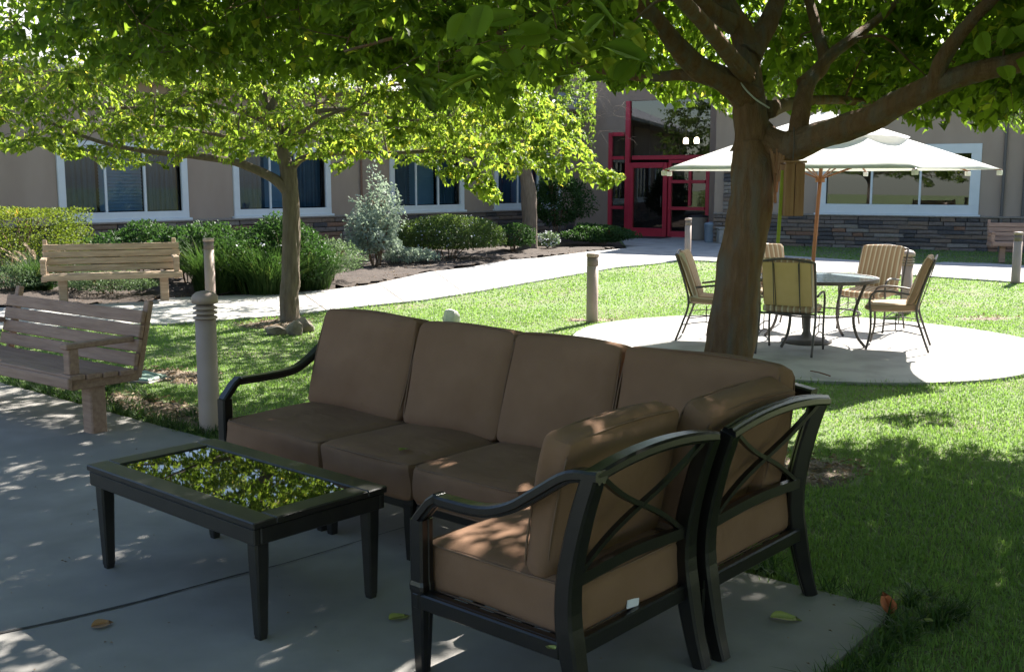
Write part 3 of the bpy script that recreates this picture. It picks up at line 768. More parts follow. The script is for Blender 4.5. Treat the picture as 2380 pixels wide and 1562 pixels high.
def seat_cushion(parent, x0, x1, y0, y1, seed, z0=.285, z1=.474):
    c = ((x0 + x1) / 2, (y0 + y1) / 2, (z0 + z1) / 2); s_ = (x1 - x0, y1 - y0, z1 - z0)
    mb = MB(); cushion(mb, c, s_, .035, (.006, .012, .022), seed=seed); o = obj('seat_cushion', mb, 'cushion', parent, True)
    w_ = MB(); welt(w_, c, s_, s_[2] / 2 - .012, .0042, .006, puff=.004); welt(w_, c, s_, -s_[2] / 2 + .012, .0042, .006, puff=.004)
    stuff(obj('piping', w_, 'cushion_piping', o, True)); return o
def back_cushion(parent, c, w, h, t, tilt, seed, yaw=0.0, lift=0.0):
    """leaning back cushion: c its foot centre; faces local -y before yaw"""
    M = rotz3(yaw) @ rotx3(-tilt)
    cc = np.array(c) + M @ np.array([0, 0, h / 2])
    mb = MB(); cushion(mb, cc, (w, t, h), .04, (.010, .022, .016), M, seed=seed); o = obj('back_cushion', mb, 'cushion', parent, True)
    M2 = M @ rotx3(math.pi / 2)
    w_ = MB(); welt(w_, cc, (w, h), t / 2 - .018, .0042, .008, M2, puff=.012); welt(w_, cc, (w, h), -t / 2 + .018, .0042, .008, M2, puff=.012)
    stuff(obj('piping', w_, 'cushion_piping', o, True)); return o
def arm(parent, x, dep):
    """swept armrest from the rear post down to the front leg"""
    pts = [(x, dep + .085, .862), (x, dep - .03, .848), (x, dep - .15, .775), (x, dep - .27, .70), (x, dep - .40, .66), (x, .155, .655), (x, .115, .662)]
    mb = MB(); mb.sweep(curve(pts, 26), RAIL, (1, 0, 0)); mb.sweep([(x, .125, .664), (x, .09, .64), (x, .04, .585), (x, .02, .56)], RAIL, (1, 0, 0)); obj('armrest', mb, 'metal_black', parent)
    mb = MB(); mb.sweep([(x, .03, 0), (x, .03, .02), (x, .03, .22), (x, .03, .30), (x, .03, .315), (x, .03, .33), (x, .03, .345), (x, .03, .57)], POST, (1, 0, 0), [.66, .7, .95, 1.0, 1.12, 1.12, 1.0, 1.0]); obj('leg', mb, 'metal_black', parent)
    s_ = MB(); s_.box((x, dep / 2, .275), (.04, dep - .1, .06), .006); obj('side_rail', s_, 'metal_black', parent)

rotL = math.atan2(AV[1], AV[0]); rotR = rotL - math.pi / 2
FB = 3.30                                             # b of the long side's seat fronts
def tilt_args(): return R(13)
# left end seat with armrest
o = ab(-5.02, FB); S1 = thing('sofa_section', 'brown cushioned sofa end section with black swept armrest beside the tan bollard', 'sofa', (o[0], o[1], 0), rotL)
w = .89
arm(S1, .045, D_); front_leg(S1, w - .04, .035)
rear_post(S1, 0, axis=((.045, D_ - .03), (0, 1))); rear_post(S1, 0, axis=((w - .04, D_ - .03), (0, 1)))
back_panel(S1, (.045, D_ - .03), (w - .04, D_ - .03), (0, 1)); seat_frame(S1, w, D_)
seat_cushion(S1, .085, w - .005, -.01, D_ - .06, 1); back_cushion(S1, (.09 + (w - .09) / 2 - .01, D_ - .235, .455), .78, .565, .17, R(17), 2)
# two armless seats
for k, (a0, lab) in enumerate(((-4.13, 'brown cushioned armless sofa section with a sunlit patch, next to the section with bollard-side armrest'), (-3.47, 'brown cushioned armless sofa section adjoining the corner section, bright flecks on its seat'))):
    w = .655
    o = ab(a0, FB); S_ = thing('sofa_section', lab, 'sofa', (o[0], o[1], 0), rotL)
    front_leg(S_, .04, .035); front_leg(S_, w - .04, .035)
    rear_post(S_, 0, axis=((.04, D_ - .03), (0, 1))); rear_post(S_, 0, axis=((w - .04, D_ - .03), (0, 1)))
    back_panel(S_, (.04, D_ - .03), (w - .04, D_ - .03), (0, 1)); seat_frame(S_, w, D_)
    seat_cushion(S_, .003, w - .003, -.01 - .008 * k, D_ - .06, 5 + k); back_cushion(S_, (w / 2 + .01, D_ - .235, .455), .665, .56, .17, R(17.5 - k), 8 + k, R(1.5 - 3 * k))
# corner section
w = .88; o = ab(-2.81, FB); S4 = thing('sofa_section', 'brown cushioned sofa corner section with a slumped sunlit back cushion', 'sofa', (o[0], o[1], 0), rotL)
front_leg(S4, .04, .035); front_leg(S4, w - .04, .035)
rear_post(S4, 0, axis=((.04, D_ - .03), (0, 1))); rear_post(S4, 0, axis=((w - .03, .05), (1, 0)))
d2 = (.7071, .7071); rear_post(S4, 0, axis=((w - .045, D_ - .045), d2))
back_panel(S4, (.04, D_ - .03), (w - .05, D_ - .03), (0, 1)); back_panel(S4, (w - .03, .05), (w - .03, D_ - .05), (1, 0)); seat_frame(S4, w, D_)
seat_cushion(S4, .003, w - .06, -.01, D_ - .06, 21)
back_cushion(S4, (w / 2 - .02, D_ - .235, .455), .78, .555, .17, R(15), 22)
back_cushion(S4, (w - .235, .37, .455), .68, .51, .15, R(19), 23, -math.pi / 2)
# right end seat with armrest, back towards the lawn corner
D5 = .73
o = ab(-1.95 - D5, FB - .02); S5 = thing('sofa_section', 'brown cushioned sofa end section with armrest, showing its crossed back frame beside the lawn', 'sofa', (o[0], o[1], 0), rotR)
w = .765
arm(S5, w - .045, D5); front_leg(S5, .04, .035)
rear_post(S5, 0, axis=((.035, D5 - .03), (0, 1))); rear_post(S5, 0, axis=((w - .045, D5 - .03), (0, 1)))
back_panel(S5, (.035, D5 - .03), (w - .045, D5 - .03), (0, 1)); seat_frame(S5, w, D5)
seat_cushion(S5, .003, w - .085, -.01, D5 - .05, 31); back_cushion(S5, (w / 2 - .055, D5 - .235, .455), .70, .50, .13, R(11), 32, R(2))
lb = MB(); lb.box((.36, D5 - .040, .322), (.075, .006, .03), .002, rotz3(R(3)) @ roty3(R(-8))); obj('care_tag', lb, 'tag_white', S5)

# ================================================================== COFFEE TABLE
TZ = 0.485
c4 = [pg(197, 1078, TZ), pg(585, 1215, TZ), pg(905, 1130, TZ)]
tx = nrm((c4[1] - c4[0])[:2]); tl = np.linalg.norm(c4[1] - c4[0]); tw = np.linalg.norm(c4[2] - c4[1])
ctr = (c4[0] + c4[2]) / 2
ct = thing('coffee_table', 'dark metal coffee table with black glass top in front of the sofa', 'table', (ctr[0], ctr[1], 0), math.atan2(tx[1], tx[0]))
fr = MB(); bw = .105
prof_t = .028
for (cx, cy, sx_, sy) in ((0, tw / 2 - bw / 2, tl, bw), (0, -tw / 2 + bw / 2, tl, bw), (-tl / 2 + bw / 2, 0, bw, tw - 2 * bw), (tl / 2 - bw / 2, 0, bw, tw - 2 * bw)):
    fr.box((cx, cy, TZ - prof_t / 2), (sx_, sy, prof_t), .005)
obj('top_frame', fr, 'table_metal', ct)
ap = MB(); ai = .022
for (cx, cy, sx_, sy) in ((0, tw / 2 - ai, tl - .02, .03), (0, -tw / 2 + ai, tl - .02, .03), (-tl / 2 + ai, 0, .03, tw - 2 * ai - .03), (tl / 2 - ai, 0, .03, tw - 2 * ai - .03)):
    ap.box((cx, cy, TZ - prof_t - .034), (sx_, sy, .066), .005)
obj('apron', ap, 'table_metal', ct)
gl = MB(); gl.box((0, 0, TZ - .012), (tl - 2 * bw + .002, tw - 2 * bw + .002, .012), .001); obj('glass_top', gl, 'black_glass', ct)
for sx_ in (-1, 1):
    for sy in (-1, 1):
        lm = MB(); x, y = sx_ * (tl / 2 - .055), sy * (tw / 2 - .055)
        z0 = TZ - prof_t - .001
        lm.sweep([(x, y, 0), (x, y, .012), (x, y, .02), (x, y, z0 * .62), (x, y, z0 * .66), (x, y, z0 * .7), (x, y, z0)], POST, (1, 0, 0), [.55, .6, .66, .9, .92, .95, 1.0]); obj('leg', lm, 'table_metal', ct)

# ================================================================== BENCHES
def make_bench(name, label, loc, rot, wood, group=None, inset=.25):
    """right end at local x=0, front edge at y=0"""
    b_ = thing(name, label, 'bench', loc, rot, group); Lb = 1.88
    rb = random.Random(label)
    for k in range(4):                                # seat planks
        mb = MB(); mb.box((-Lb / 2 + rb.uniform(-.006, .006), .065 + k * .125, .425 - k * .006), (Lb, .113, .038), .006); obj('seat_plank', mb, wood, b_)
    fa = MB(); fa.box((-Lb / 2, .006, .39), (Lb, .035, .075), .006); obj('front_rail', fa, wood, b_)
    for k in range(4):                                # back planks
        z = .485 + k * .1; y = .515 + (z - .45) * .24
        mb = MB(); mb.box((-Lb / 2 + rb.uniform(-.008, .008), y, z), (Lb, .036, .092), .006, rotx3(-math.atan(.24))); obj('back_plank', mb, wood, b_)
    for x in (-.045, -Lb + .045):                     # end brackets, arms
        mb = MB(); mb.box((x - .02, .62, .62), (.06, .045, .56), .006, rotx3(-math.atan(.24))); obj('back_support', mb, wood, b_)
        xa = x - .03
        mb = MB(); mb.box((xa, .27, .635), (.085, .52, .04), .008); obj('armrest', mb, wood, b_)
        mb = MB(); mb.box((xa, .065, .53), (.075, .075, .175), .006); obj('arm_post', mb, wood, b_)
        mb = MB(); mb.box((xa, .30, .37), (.075, .52, .075), .006); obj('cross_rail', mb, wood, b_)
    for x in (-inset, -Lb + inset):
        mb = MB(); mb.box((x, .25, .165), (.12, .12, .37), .01); obj('leg', mb, wood, b_)
        mb = MB(); mb.box((x, .28, .37), (.1, .50, .07), .006); obj('bearer', mb, wood, b_)
    return b_
d1 = nrm([.79, -.605]); n1 = np.array([.605, .79])
o = d1 * -6.71 + n1 * 3.87
make_bench('park_bench', 'shaded tan slatted bench with a square post leg at the patio edge', (o[0], o[1], 0), math.atan2(d1[1], d1[0]), 'bench_wood', inset=.13)
d2_ = nrm((pg(390, 697) - pg(160, 702))[:2]); n2 = np.array([-d2_[1], d2_[0]]); pr_ = pg(390, 697)[:2]
o = pr_ + d2_ * .25 - n2 * .25
make_bench('park_bench', 'sunlit pale wood slatted bench in front of the planted bed', (o[0], o[1], 0), math.atan2(d2_[1], d2_[0]) + R(9), 'bench_wood_pale')
o = pg(2303, 608); make_bench('park_bench', 'slatted bench half seen against the dark stone base of the wing', (o[0] + 1.70, o[1] - .75, 0), R(-14), 'bench_wood')  # darker wood colour stands in for the shade over this bench

# ================================================================== BOLLARD LIGHTS
def make_bollard(label, loc, sc=1.0, dome=True):
    b_ = thing('bollard_light', label, 'bollard', loc, random.uniform(0, 6), 'tan bollard lights')
    mb = MB(); mb.lathe([(.078, 0), (.074, .05), (.072, .8 * sc)], 24); obj('post', mb, 'bollard_paint', b_, True)
    zt = .8 * sc
    rl_ = .06 if dome else .071
    mb = MB(); mb.lathe([(rl_, zt), (rl_, zt + .12)], 20); obj('lens', mb, 'bollard_louvre', b_, True)
    for k in range(3 if dome else 0):
        mb = MB(); mb.lathe([(.058, zt + .012 + k * .034), (.084, zt + .006 + k * .034), (.084, zt + .016 + k * .034), (.058, zt + .03 + k * .034)], 24); obj('louvre', mb, 'bollard_paint', b_, True)
    mb = MB()
    mb.lathe([(.06, zt + .115), (.09, zt + .115), (.092, zt + .15), (.086, zt + .168), (.06, zt + .19), (.02, zt + .2)] if dome else [(.06, zt + .115), (.079, zt + .115), (.079, zt + .15), (.073, zt + .158), (.02, zt + .161)], 24)
    obj('cap', mb, 'bollard_paint', b_, True)
    return b_
q = pg(488, 996); make_bollard('thick tan bollard light with louvred head between bench and sofa armrest', (q[0], q[1], LZ), 1.02)
q = pd(490, 700, 15.5); make_bollard('tan bollard light by the path, seen just over a nearer bollard', (q[0], q[1], LZ), 1.0, False)
q = pg(1376, 745); make_bollard('tan bollard light standing alone in the open sunlit lawn', (q[0], q[1], LZ), .90, False)
q = pd(1598, 600, 24.3); make_bollard('tan bollard light beside the path before the red entrance', (q[0], 24.3, LZ), .98, False)
q = pd(2103, 740, 14.35); make_bollard('tan bollard light right behind a striped patio chair', (q[0], 14.35, LZ), .83)
q = pg(2360, 655); make_bollard('tan bollard light at the lawn edge near the half seen bench', (q[0], q[1], LZ), .92, False)

# ================================================================== LEAVES
def leaf_arrays(P, D, Nn, size, ratio, rg, var, droop=0.25, fold=0.18):
    """leaves of 5 points, 4 triangles: foot P, direction D, face normal Nn"""
    n = len(P); D = nrm(D); S = nrm(np.cross(D, Nn)); U = np.cross(S, D)
    L_ = size[:, None]; w = (size * ratio)[:, None] * 0.5
    v0 = P; v1 = P + D * L_ * .42 - S * w + U * L_ * fold; v2 = P + D * L_ * .46 - U * L_ * .02
    v3 = P + D * L_ * .42 + S * w + U * L_ * fold; v4 = P + D * L_ * (1 - .1) - U * L_ * droop
    V = np.stack([v0, v1, v2, v3, v4], 1).reshape(-1, 3)
    b = (np.arange(n) * 5)[:, None]
    Fc = np.concatenate([b + np.array([[0, 2, 1]]), b + np.array([[0, 3, 2]]), b + np.array([[1, 2, 4]]), b + np.array([[2, 3, 4]])])
    return V, Fc, np.repeat(var, 5)
def heart_leaf(material, var):
    """one bigger leaf with a pointed oval outline, folded along its midrib"""
    out = [(0, .0), (.16, .06), (.30, .2), (.36, .38), (.30, .58), (.17, .8), (.0, 1.0)]
    V = [(0, y, -.05 * (y * 1.3) ** 2) for _, y in out]
    mid = len(V)
    for s_ in (-1, 1):
        V += [(s_ * x, y, .10 * x / .36 - .10 * y ** 2 + .015 * math.sin(9 * y)) for x, y in out[1:-1]]
    Fs = []
    k = len(out) - 2
    for si in range(2):
        o_ = mid + si * k
        Fs.append((0, 1, o_)); Fs.append((k + 1, k, o_ + k - 1))
        for i in range(k - 1): Fs.append((1 + i, 2 + i, o_ + i + 1, o_ + i))
    me = bpy.data.meshes.new('leaf'); me.from_pydata(V, [], Fs); me.materials.append(MATS[material])
    at = me.attributes.new('var', 'FLOAT', 'POINT'); at.data.foreach_set('value', np.full(len(V), var, np.float32))
    me.polygons.foreach_set('use_smooth', [True] * len(me.polygons)); me.update()
    return me
class Tree:
    def __init__(s, root, seed):
        s.root = root; s.rg = np.random.default_rng(seed); s.N = []; s.Rr = []; s.tw = MB()
        s.P = []; s.D = []; s.Nn = []; s.S = []; s.V = []; s.keep = None
    def limb(s, pts, r0, r1, m='bark', n=14, name='limb', k=28, wob=0.0):
        c = curve(pts, k); t = np.linspace(0, 1, len(c))
        if wob: c = c + wob * s.rg.standard_normal(c.shape) * (0.2 + t[:, None])
        r = r0 + (r1 - r0) * t ** .8
        if name == 'trunk' or r0 < .08: r = r * (1 + (.22 if name == 'limb' else .35) * np.exp(-(t / .07) ** 2))
        if r0 > .04:                                       # ridged bark: finer rings, furrows that run along the wood
            n = 44 if r0 > .09 else 28; kk = len(c) * 4; ti = np.linspace(0, len(c) - 1, kk)
            cc_ = np.stack([np.interp(ti, np.arange(len(c)), c[:, q]) for q in range(3)], 1); rr2 = np.interp(ti, np.arange(len(c)), r)
            mb = MB(); mb.tube(cc_ - np.array(s.root.location), rr2, n)
            fld = s.rg.standard_normal((kk, n)); fld[1::2] *= .4
            for _ in range(10): fld[1:-1] = (fld[:-2] + 2 * fld[1:-1] + fld[2:]) / 4
            lo_ = s.rg.standard_normal((kk, n))
            for _ in range(40): lo_[1:-1] = (lo_[:-2] + 2 * lo_[1:-1] + lo_[2:]) / 4
            for _ in range(14): lo_ = (np.roll(lo_, 1, 1) + 2 * lo_ + np.roll(lo_, -1, 1)) / 4
            amp = .035 * fld / fld.std() + .045 * lo_ / lo_.std()
            V = np.array(mb.v); ctr_ = np.repeat(cc_ - np.array(s.root.location), n, 0); V = ctr_ + (V - ctr_) * (1 + amp.reshape(-1, 1)); mb.v = [tuple(v) for v in V]
        else:
            mb = MB(); mb.tube(c - np.array(s.root.location), r, n)
            V = np.array(mb.v); V += 0.035 * r.mean() * s.rg.standard_normal(V.shape); mb.v = [tuple(v) for v in V]
        o = obj(name, mb, m, s.root, True)
        s.N += list(c); s.Rr += list(r)
        return o
    def connect(s, pts):
        """grow a curving branch from the nearest wood out to every crown point"""
        pts = np.array(pts); base = np.array(s.N)
        d = np.array([np.linalg.norm(base - p, axis=1).min() for p in pts])
        for i in np.argsort(d):
            p = pts[i]; A = np.array(s.N); dd = np.linalg.norm(A - p, axis=1) + np.where(A[:, 2] > p[2] + .25, .35, 0)
            j = int(dd.argmin()); a = A[j]; ln = np.linalg.norm(p - a)
            r0 = min(s.Rr[j] * .7, .006 + .011 * ln); r1 = .0035
            up = np.array([0, 0, .16 * ln]); w = s.rg.standard_normal(3) * .07 * ln
            c = curve([a, a + (p - a) * .35 + up + w, a + (p - a) * .72 + up * .7 - w * .5, p], 9)
            t = np.linspace(0, 1, len(c)); r = r0 + (r1 - r0) * t
            s.tw.tube(c - np.array(s.root.location), r, 5, False)
            s.N += list(c[2:]); s.Rr += list(r[2:])
    def spray(s, c, K, length, per, size, flat=0.35, hang=0.25):
        """a cluster of leafy twigs round crown point c"""
        rg = s.rg
        for k in range(K):
            d = rg.standard_normal(3); d[2] = d[2] * flat - .05; d = nrm(d)
            ln = length * rg.uniform(.55, 1.15); m = per
            t = np.sort(rg.uniform(.12, 1, m)); P = c + d * ln * t[:, None]; P[:, 2] -= hang * ln * t ** 2
            e_ = np.array([c + d * ln * .3, c + d * ln + (0, 0, -hang * ln)])
            if k % 2 == 0 and (s.keep is None or s.keep(e_).all()): s.tw.tube(np.array([c, c + d * ln * .5 + (0, 0, -.06 * ln), c + d * ln + (0, 0, -hang * ln)]) - np.array(s.root.location), [.003, .0022, .0012], 3, False)
            sd = nrm(np.cross(d, [0, 0, 1.0])) * np.where(np.arange(m) % 2 == 0, 1, -1)[:, None]
            D = nrm(d * .55 + sd * .8 + rg.standard_normal((m, 3)) * .35 + np.array([0, 0, -.55]))
            Nn = nrm(np.array([0, 0, 1.0]) + rg.standard_normal((m, 3)) * .45)
            s.P.append(P); s.D.append(D); s.Nn.append(Nn); s.S.append(size * rg.uniform(.6, 1.15, m)); s.V.append(np.clip(rg.beta(1.6, 2.2, m) + rg.normal(0, .05), 0, 1))
    def finish(s, mat_leaf, ratio, keep, nbig, twm='bark'):
        P = np.concatenate(s.P); D = np.concatenate(s.D); Nn = np.concatenate(s.Nn); S = np.concatenate(s.S); V = np.concatenate(s.V)
        k = keep(P + nrm(D) * S[:, None] * .5) & keep(P + nrm(D) * S[:, None]); P, D, Nn, S, V = P[k], D[k], Nn[k], S[k], V[k]
        loc = np.array(s.root.location)
        x, y, d = proj(P + nrm(D) * S[:, None] * .5)
        vis = (x > 5) & (x < 2375) & (y > 3) & (y < 1560) & (P[:, 1] > .8)
        score = np.where(vis, S / d, 0); big = np.argsort(-score)[:nbig]
        rest = np.ones(len(P), bool); rest[big] = False
        lv, lf, lvar = leaf_arrays(P[rest] - loc, D[rest], Nn[rest], S[rest], ratio, s.rg, V[rest])
        stuff(np_obj('foliage', lv, [lf], mat_leaf, s.root, lvar))
        stuff(obj('twigs', s.tw, twm, s.root, True, fix=False))
        ms = [heart_leaf(mat_leaf, v) for v in (.12, .3, .5, .68, .85)]
        for i in big:
            o = bpy.data.objects.new('leaf', ms[min(4, int(V[i] * 5))]); C.objects.link(o); o.parent = s.root
            dd = nrm(D[i]); sd = nrm(np.cross(dd, Nn[i])); u = np.cross(sd, dd); L_ = S[i]
            wr = ratio / .72
            o.matrix_local = Matrix(((sd[0] * L_ * wr, dd[0] * L_, u[0] * L_, P[i][0] - loc[0]), (sd[1] * L_ * wr, dd[1] * L_, u[1] * L_, P[i][1] - loc[1]), (sd[2] * L_ * wr, dd[2] * L_, u[2] * L_, P[i][2] - loc[2]), (0, 0, 0, 1)))
        print('leaves', s.root.name, len(P), 'visible', int(vis.sum()))
def crown_points(n, fn, box, rg, mind):
    pts = []
    tries = 0
    while len(pts) < n and tries < n * 400:
        tries += 1
        p = rg.uniform(box[0], box[1])
        if not fn(p): continue
        if pts and np.linalg.norm(np.array(pts) - p, axis=1).min() < mind: continue
        pts.append(p)
    return pts
def outline(tab):
    xs = np.array([t[0] for t in tab], float); ys = np.array([t[1] for t in tab], float)
    return lambda x: np.interp(x, xs, ys)

# ------------------------------------------------------------------ the big tree behind the sofa
Y1 = 6.7
T1r = thing('shade_tree', 'big leaning tree with spreading limbs behind the brown sofa', 'tree', TREE1)
T1 = Tree(T1r, 11)
L1 = lambda *pp: [pd(x, y, Y) for (x, y, Y) in pp]
trunk_pts = [TREE1 + (0, 0, -.1), TREE1 + (.01, 0, .25)] + L1((1690, 830, 6.62), (1722, 620, 6.66), (1750, 430, 6.70), (1752, 330, 6.72))
T1.limb(trunk_pts, .165, .122, n=20, name='trunk', k=36)
T1.limb(L1((1752, 345, 6.72), (1742, 250, 6.72), (1735, 170, 6.72), (1730, 90, 6.70), (1690, 20, 6.62), (1650, -60, 6.5), (1590, -190, 6.3)), .118, .04, n=16)
T1.limb(L1((1738, 130, 6.7), (1782, 60, 6.75), (1808, -10, 6.85), (1830, -160, 7.1), (1850, -330, 7.4)), .075, .03)
T1.limb(L1((1738, 230, 6.7), (1690, 190, 6.62), (1625, 160, 6.5), (1580, 115, 6.35), (1530, 55, 6.15), (1460, -20, 5.9), (1330, -140, 5.4)), .095, .028)
T1.limb(L1((1700, 195, 6.65), (1590, 175, 6.75), (1490, 180, 6.85), (1350, 150, 7.0), (1200, 90, 7.1), (1030, 65, 7.2), (800, 120, 7.4)), .042, .010)
T1.limb(L1((1770, 330, 6.72), (1832, 345, 6.62), (1900, 318, 6.45), (2000, 285, 6.3), (2090, 240, 6.15), (2160, 205, 6.05), (2230, 178, 5.95), (2330, 155, 5.85), (2480, 120, 5.7), (2700, 40, 5.5)), .098, .045, n=18, k=44)
T1.limb(L1((1852, 340, 6.6), (1862, 260, 6.65), (1880, 190, 6.75), (1915, 150, 6.9), (1905, 90, 7.0), (1880, 0, 7.2), (1850, -140, 7.5)), .06, .025)
T1.limb(L1((1872, 200, 6.75), (1930, 130, 6.9), (1990, 85, 7.1), (2060, 30, 7.4), (2130, -40, 7.8), (2260, -180, 8.3)), .045, .018)
T1.limb(L1((2170, 205, 6.03), (2190, 140, 5.95), (2235, 75, 5.85), (2305, 0, 5.7), (2400, -90, 5.5)), .05, .025)
T1.limb(L1((1780, 260, 6.75), (1850, 240, 7.3), (1940, 232, 7.8), (2060, 240, 8.3), (2200, 215, 8.9), (2330, 190, 9.4)), .05, .014)
T1.limb(L1((1745, 160, 6.75), (1720, 60, 7.4), (1650, 10, 8.1), (1560, 0, 8.9), (1450, 10, 9.8)), .045, .014)
T1.limb(L1((1735, 180, 6.65), (1640, 60, 5.8), (1500, -80, 4.9), (1380, -170, 4.1), (1250, -200, 3.4)), .05, .014)
T1.limb(L1((1700, 60, 6.6), (1450, -120, 5.9), (1150, -200, 5.2), (800, -230, 4.8)), .045, .014)
# broken stub with splintered wood below the right limb
st = MB()
for k in range(7):
    q = pd(1797 + k * 3.2, 345 + 6 * (k % 3), 6.60 - .006 * k); e_ = q + np.array([.004 * (k - 3), 0, -.10 - .05 * ((k * 7) % 5)]) 
    st.box((q + e_) / 2 - np.array(T1r.location), (.016, .014, np.linalg.norm(e_ - q)), .004, roty3(.06 * (k - 3)))
obj('broken_stub', st, 'raw_wood', T1r)
crown_c = np.array([1.5, 6.7])
def crown1(p):
    r = math.hypot(p[0] - crown_c[0], p[1] - crown_c[1]); a = math.atan2(p[1] - crown_c[1], p[0] - crown_c[0])
    Rm = 4.75 * (1 + .09 * math.sin(3 * a + 1) + .06 * math.sin(5 * a))
    Rm *= 1 + (-.19) * math.exp(-((a - .75) / .6) ** 2) + .14 * math.exp(-((abs(a) - 2.55) / .5) ** 2) * (a > 0)
    if r > Rm: return False
    top = 2.9 + 2.3 * math.sqrt(max(0, 1 - (r / Rm) ** 2))
    low = 2.38 + .25 * math.sin(2.1 * p[0]) * math.cos(1.7 * p[1]) - .30 * (r / Rm) ** 2
    if r < 1.2: low += .3
    if p[1] < 1.7: return False
    return low < p[2] < top
low1 = outline([(-400, -60), (0, -60), (430, -40), (650, -10), (790, 90), (880, 190), (950, 250), (1000, 262), (1080, 275), (1130, 290), (1170, 270), (1220, 225), (1330, 190), (1420, 215), (1550, 250), (1690, 285), (1760, 262), (1850, 275), (1950, 285), (2040, 280), (2110, 300), (2150, 318), (2190, 270), (2240, 300), (2300, 320), (2345, 330), (2380, 300), (2600, 330)])
UMB = np.array([3.30, 11.70])
def keep1(P):
    x, y, d = proj(P)
    hs = np.modf(np.abs(np.sin(np.floor(P[:, 0] * 4) * 12.9 + np.floor(P[:, 1] * 4) * 78.2)) * 4375.8)[0]
    ok = (y < low1(x + 90 * (hs - .5)) + 16 * np.sin(x * .045) - 46 * hs ** 2) | (x < -250) | (x > 2650) | (P[:, 1] < .3) | ((P[:, 1] > 7.3) & (x < 1100) & (y < 150 + 60 * hs))
    ru_ = np.hypot(P[:, 0] - UMB[0], P[:, 1] - UMB[1])
    ok &= ~((ru_ < 2.1) & (P[:, 2] < 2.85 - .33 * ru_))
    kz = np.maximum(P[:, 2] - 2.0, 0) / math.tan(SUN_EL)                      # the crown stops short of the umbrella's sunlight
    ok &= ~(np.hypot(P[:, 0] - SUN_H[0] * kz - UMB[0], P[:, 1] - SUN_H[1] * kz - UMB[1]) < 1.95)
    ok &= ~((np.abs(x - 1765) < 70) & (y > 120) & (P[:, 1] < 6.9) & (y < 420))      # trunk and fork stay clear of leaves in front
    rr_ = np.modf(np.abs(np.sin(P[:, 0] * 127.1 + P[:, 1] * 311.7 + P[:, 2] * 74.7)) * 43758.5)[0]
    ok &= ~((x > 1540) & (x < 2180) & (y > -60) & (P[:, 1] < 6.9) & (rr_ > .10))    # the fork is open towards the sofa
    ok &= ~((x > 600) & (x < 1540) & (y > -40) & (P[:, 1] < 5.2) & (rr_ > np.where(x < 1020, .18, .5)))
    ok &= ~((x > 2180) & (x < 2420) & (y > -60) & (P[:, 1] < 5.9) & (rr_ > .25))
    ok &= P[:, 2] > 1.82
    ok &= np.linalg.norm(P - np.array([0, 0, CAMH]), axis=1) > 1.9
    return ok
pts = crown_points(900, crown1, (np.array([-4.4, 1.6, 1.9]), np.array([7.4, 12.2, 5.4])), T1.rg, .25)
T1.keep = keep1
pts += crown_points(460, lambda p: crown1(p) and p[0] > 2.6, (np.array([2.6, 3.6, 2.3]), np.array([7.4, 11.8, 4.9])), T1.rg, .19)
pts += crown_points(230, lambda p: crown1(p) and p[0] < .6 and p[1] > 6.5, (np.array([-4.4, 6.5, 2.3]), np.array([.6, 11.8, 4.9])), T1.rg, .20)
pts = [p for p in pts if keep1(np.array([p - (0, 0, .12), p + (0, 0, .1)])).all()]
T1.connect(pts)
for p in pts: T1.spray(p, 8, .50, 13, .112, .45, .30)
# lower, drooping sprays that hang into view
for (x, y, Y) in [(1130, 130, 3.0), (1060, 120, 3.1), (1200, 130, 3.2), (980, 160, 3.6), (1300, 90, 3.4), (1500, 120, 4.3), (1580, 190, 5.0), (1640, 230, 5.6), (1420, 110, 4.6), (1020, 190, 4.4), (900, 170, 5.2), (760, 150, 5.6), (620, 120, 6.0), (1180, 190, 5.0),
                  (2060, 60, 4.6), (2000, 110, 4.8), (2120, 120, 5.0), (2290, 60, 4.2), (2350, 150, 4.4), (1900, 235, 8.0), (1950, 245, 8.2), (2000, 240, 8.4), (1935, 262, 7.8), (1880, 250, 7.7), (2035, 235, 8.6), (1975, 215, 8.1), (1910, 205, 8.0), (2250, 240, 7.2), (2300, 270, 7.0), (2140, 250, 7.6), (2350, 290, 6.8), (1960, 170, 8.8), (2060, 190, 9.3), (2240, 160, 9.0), (2340, 120, 8.0), (1660, 240, 8.5), (1560, 220, 9.0), (1440, 180, 8.0), (1850, 160, 9.2), (1900, 250, 9.0), (2040, 225, 8.0), (2150, 180, 8.4), (1800, 60, 5.2), (1880, 50, 5.0), (2120, 250, 10.3), (2150, 280, 10.2), (2100, 215, 10.5), (2180, 230, 10.6), (2240, 260, 10.2), (2280, 285, 10.0), (2320, 270, 10.1), (2350, 300, 9.8), (2220, 200, 10.6), (2290, 220, 10.4), (2340, 230, 10.3), (2360, 180, 10.2), (2180, 160, 10.8), (2060, 190, 10.6), (2010, 215, 10.4), (1960, 210, 10.5), (1920, 180, 10.4), (2250, 140, 10.7), (2310, 150, 10.5), (1850, 190, 10.3), (1900, 120, 10.5), (2000, 130, 10.7), (2090, 120, 10.8), (1640, 270, 10.2), (1590, 250, 10.3), (1530, 230, 10.2), (1680, 250, 10.5)]:
    p = pd(x, y, Y); T1.spray(p, 6, .34, 9, .13 if Y < 5.5 else .11, .7, .55)
T1.finish('leaf_near', .62, keep1, 300)

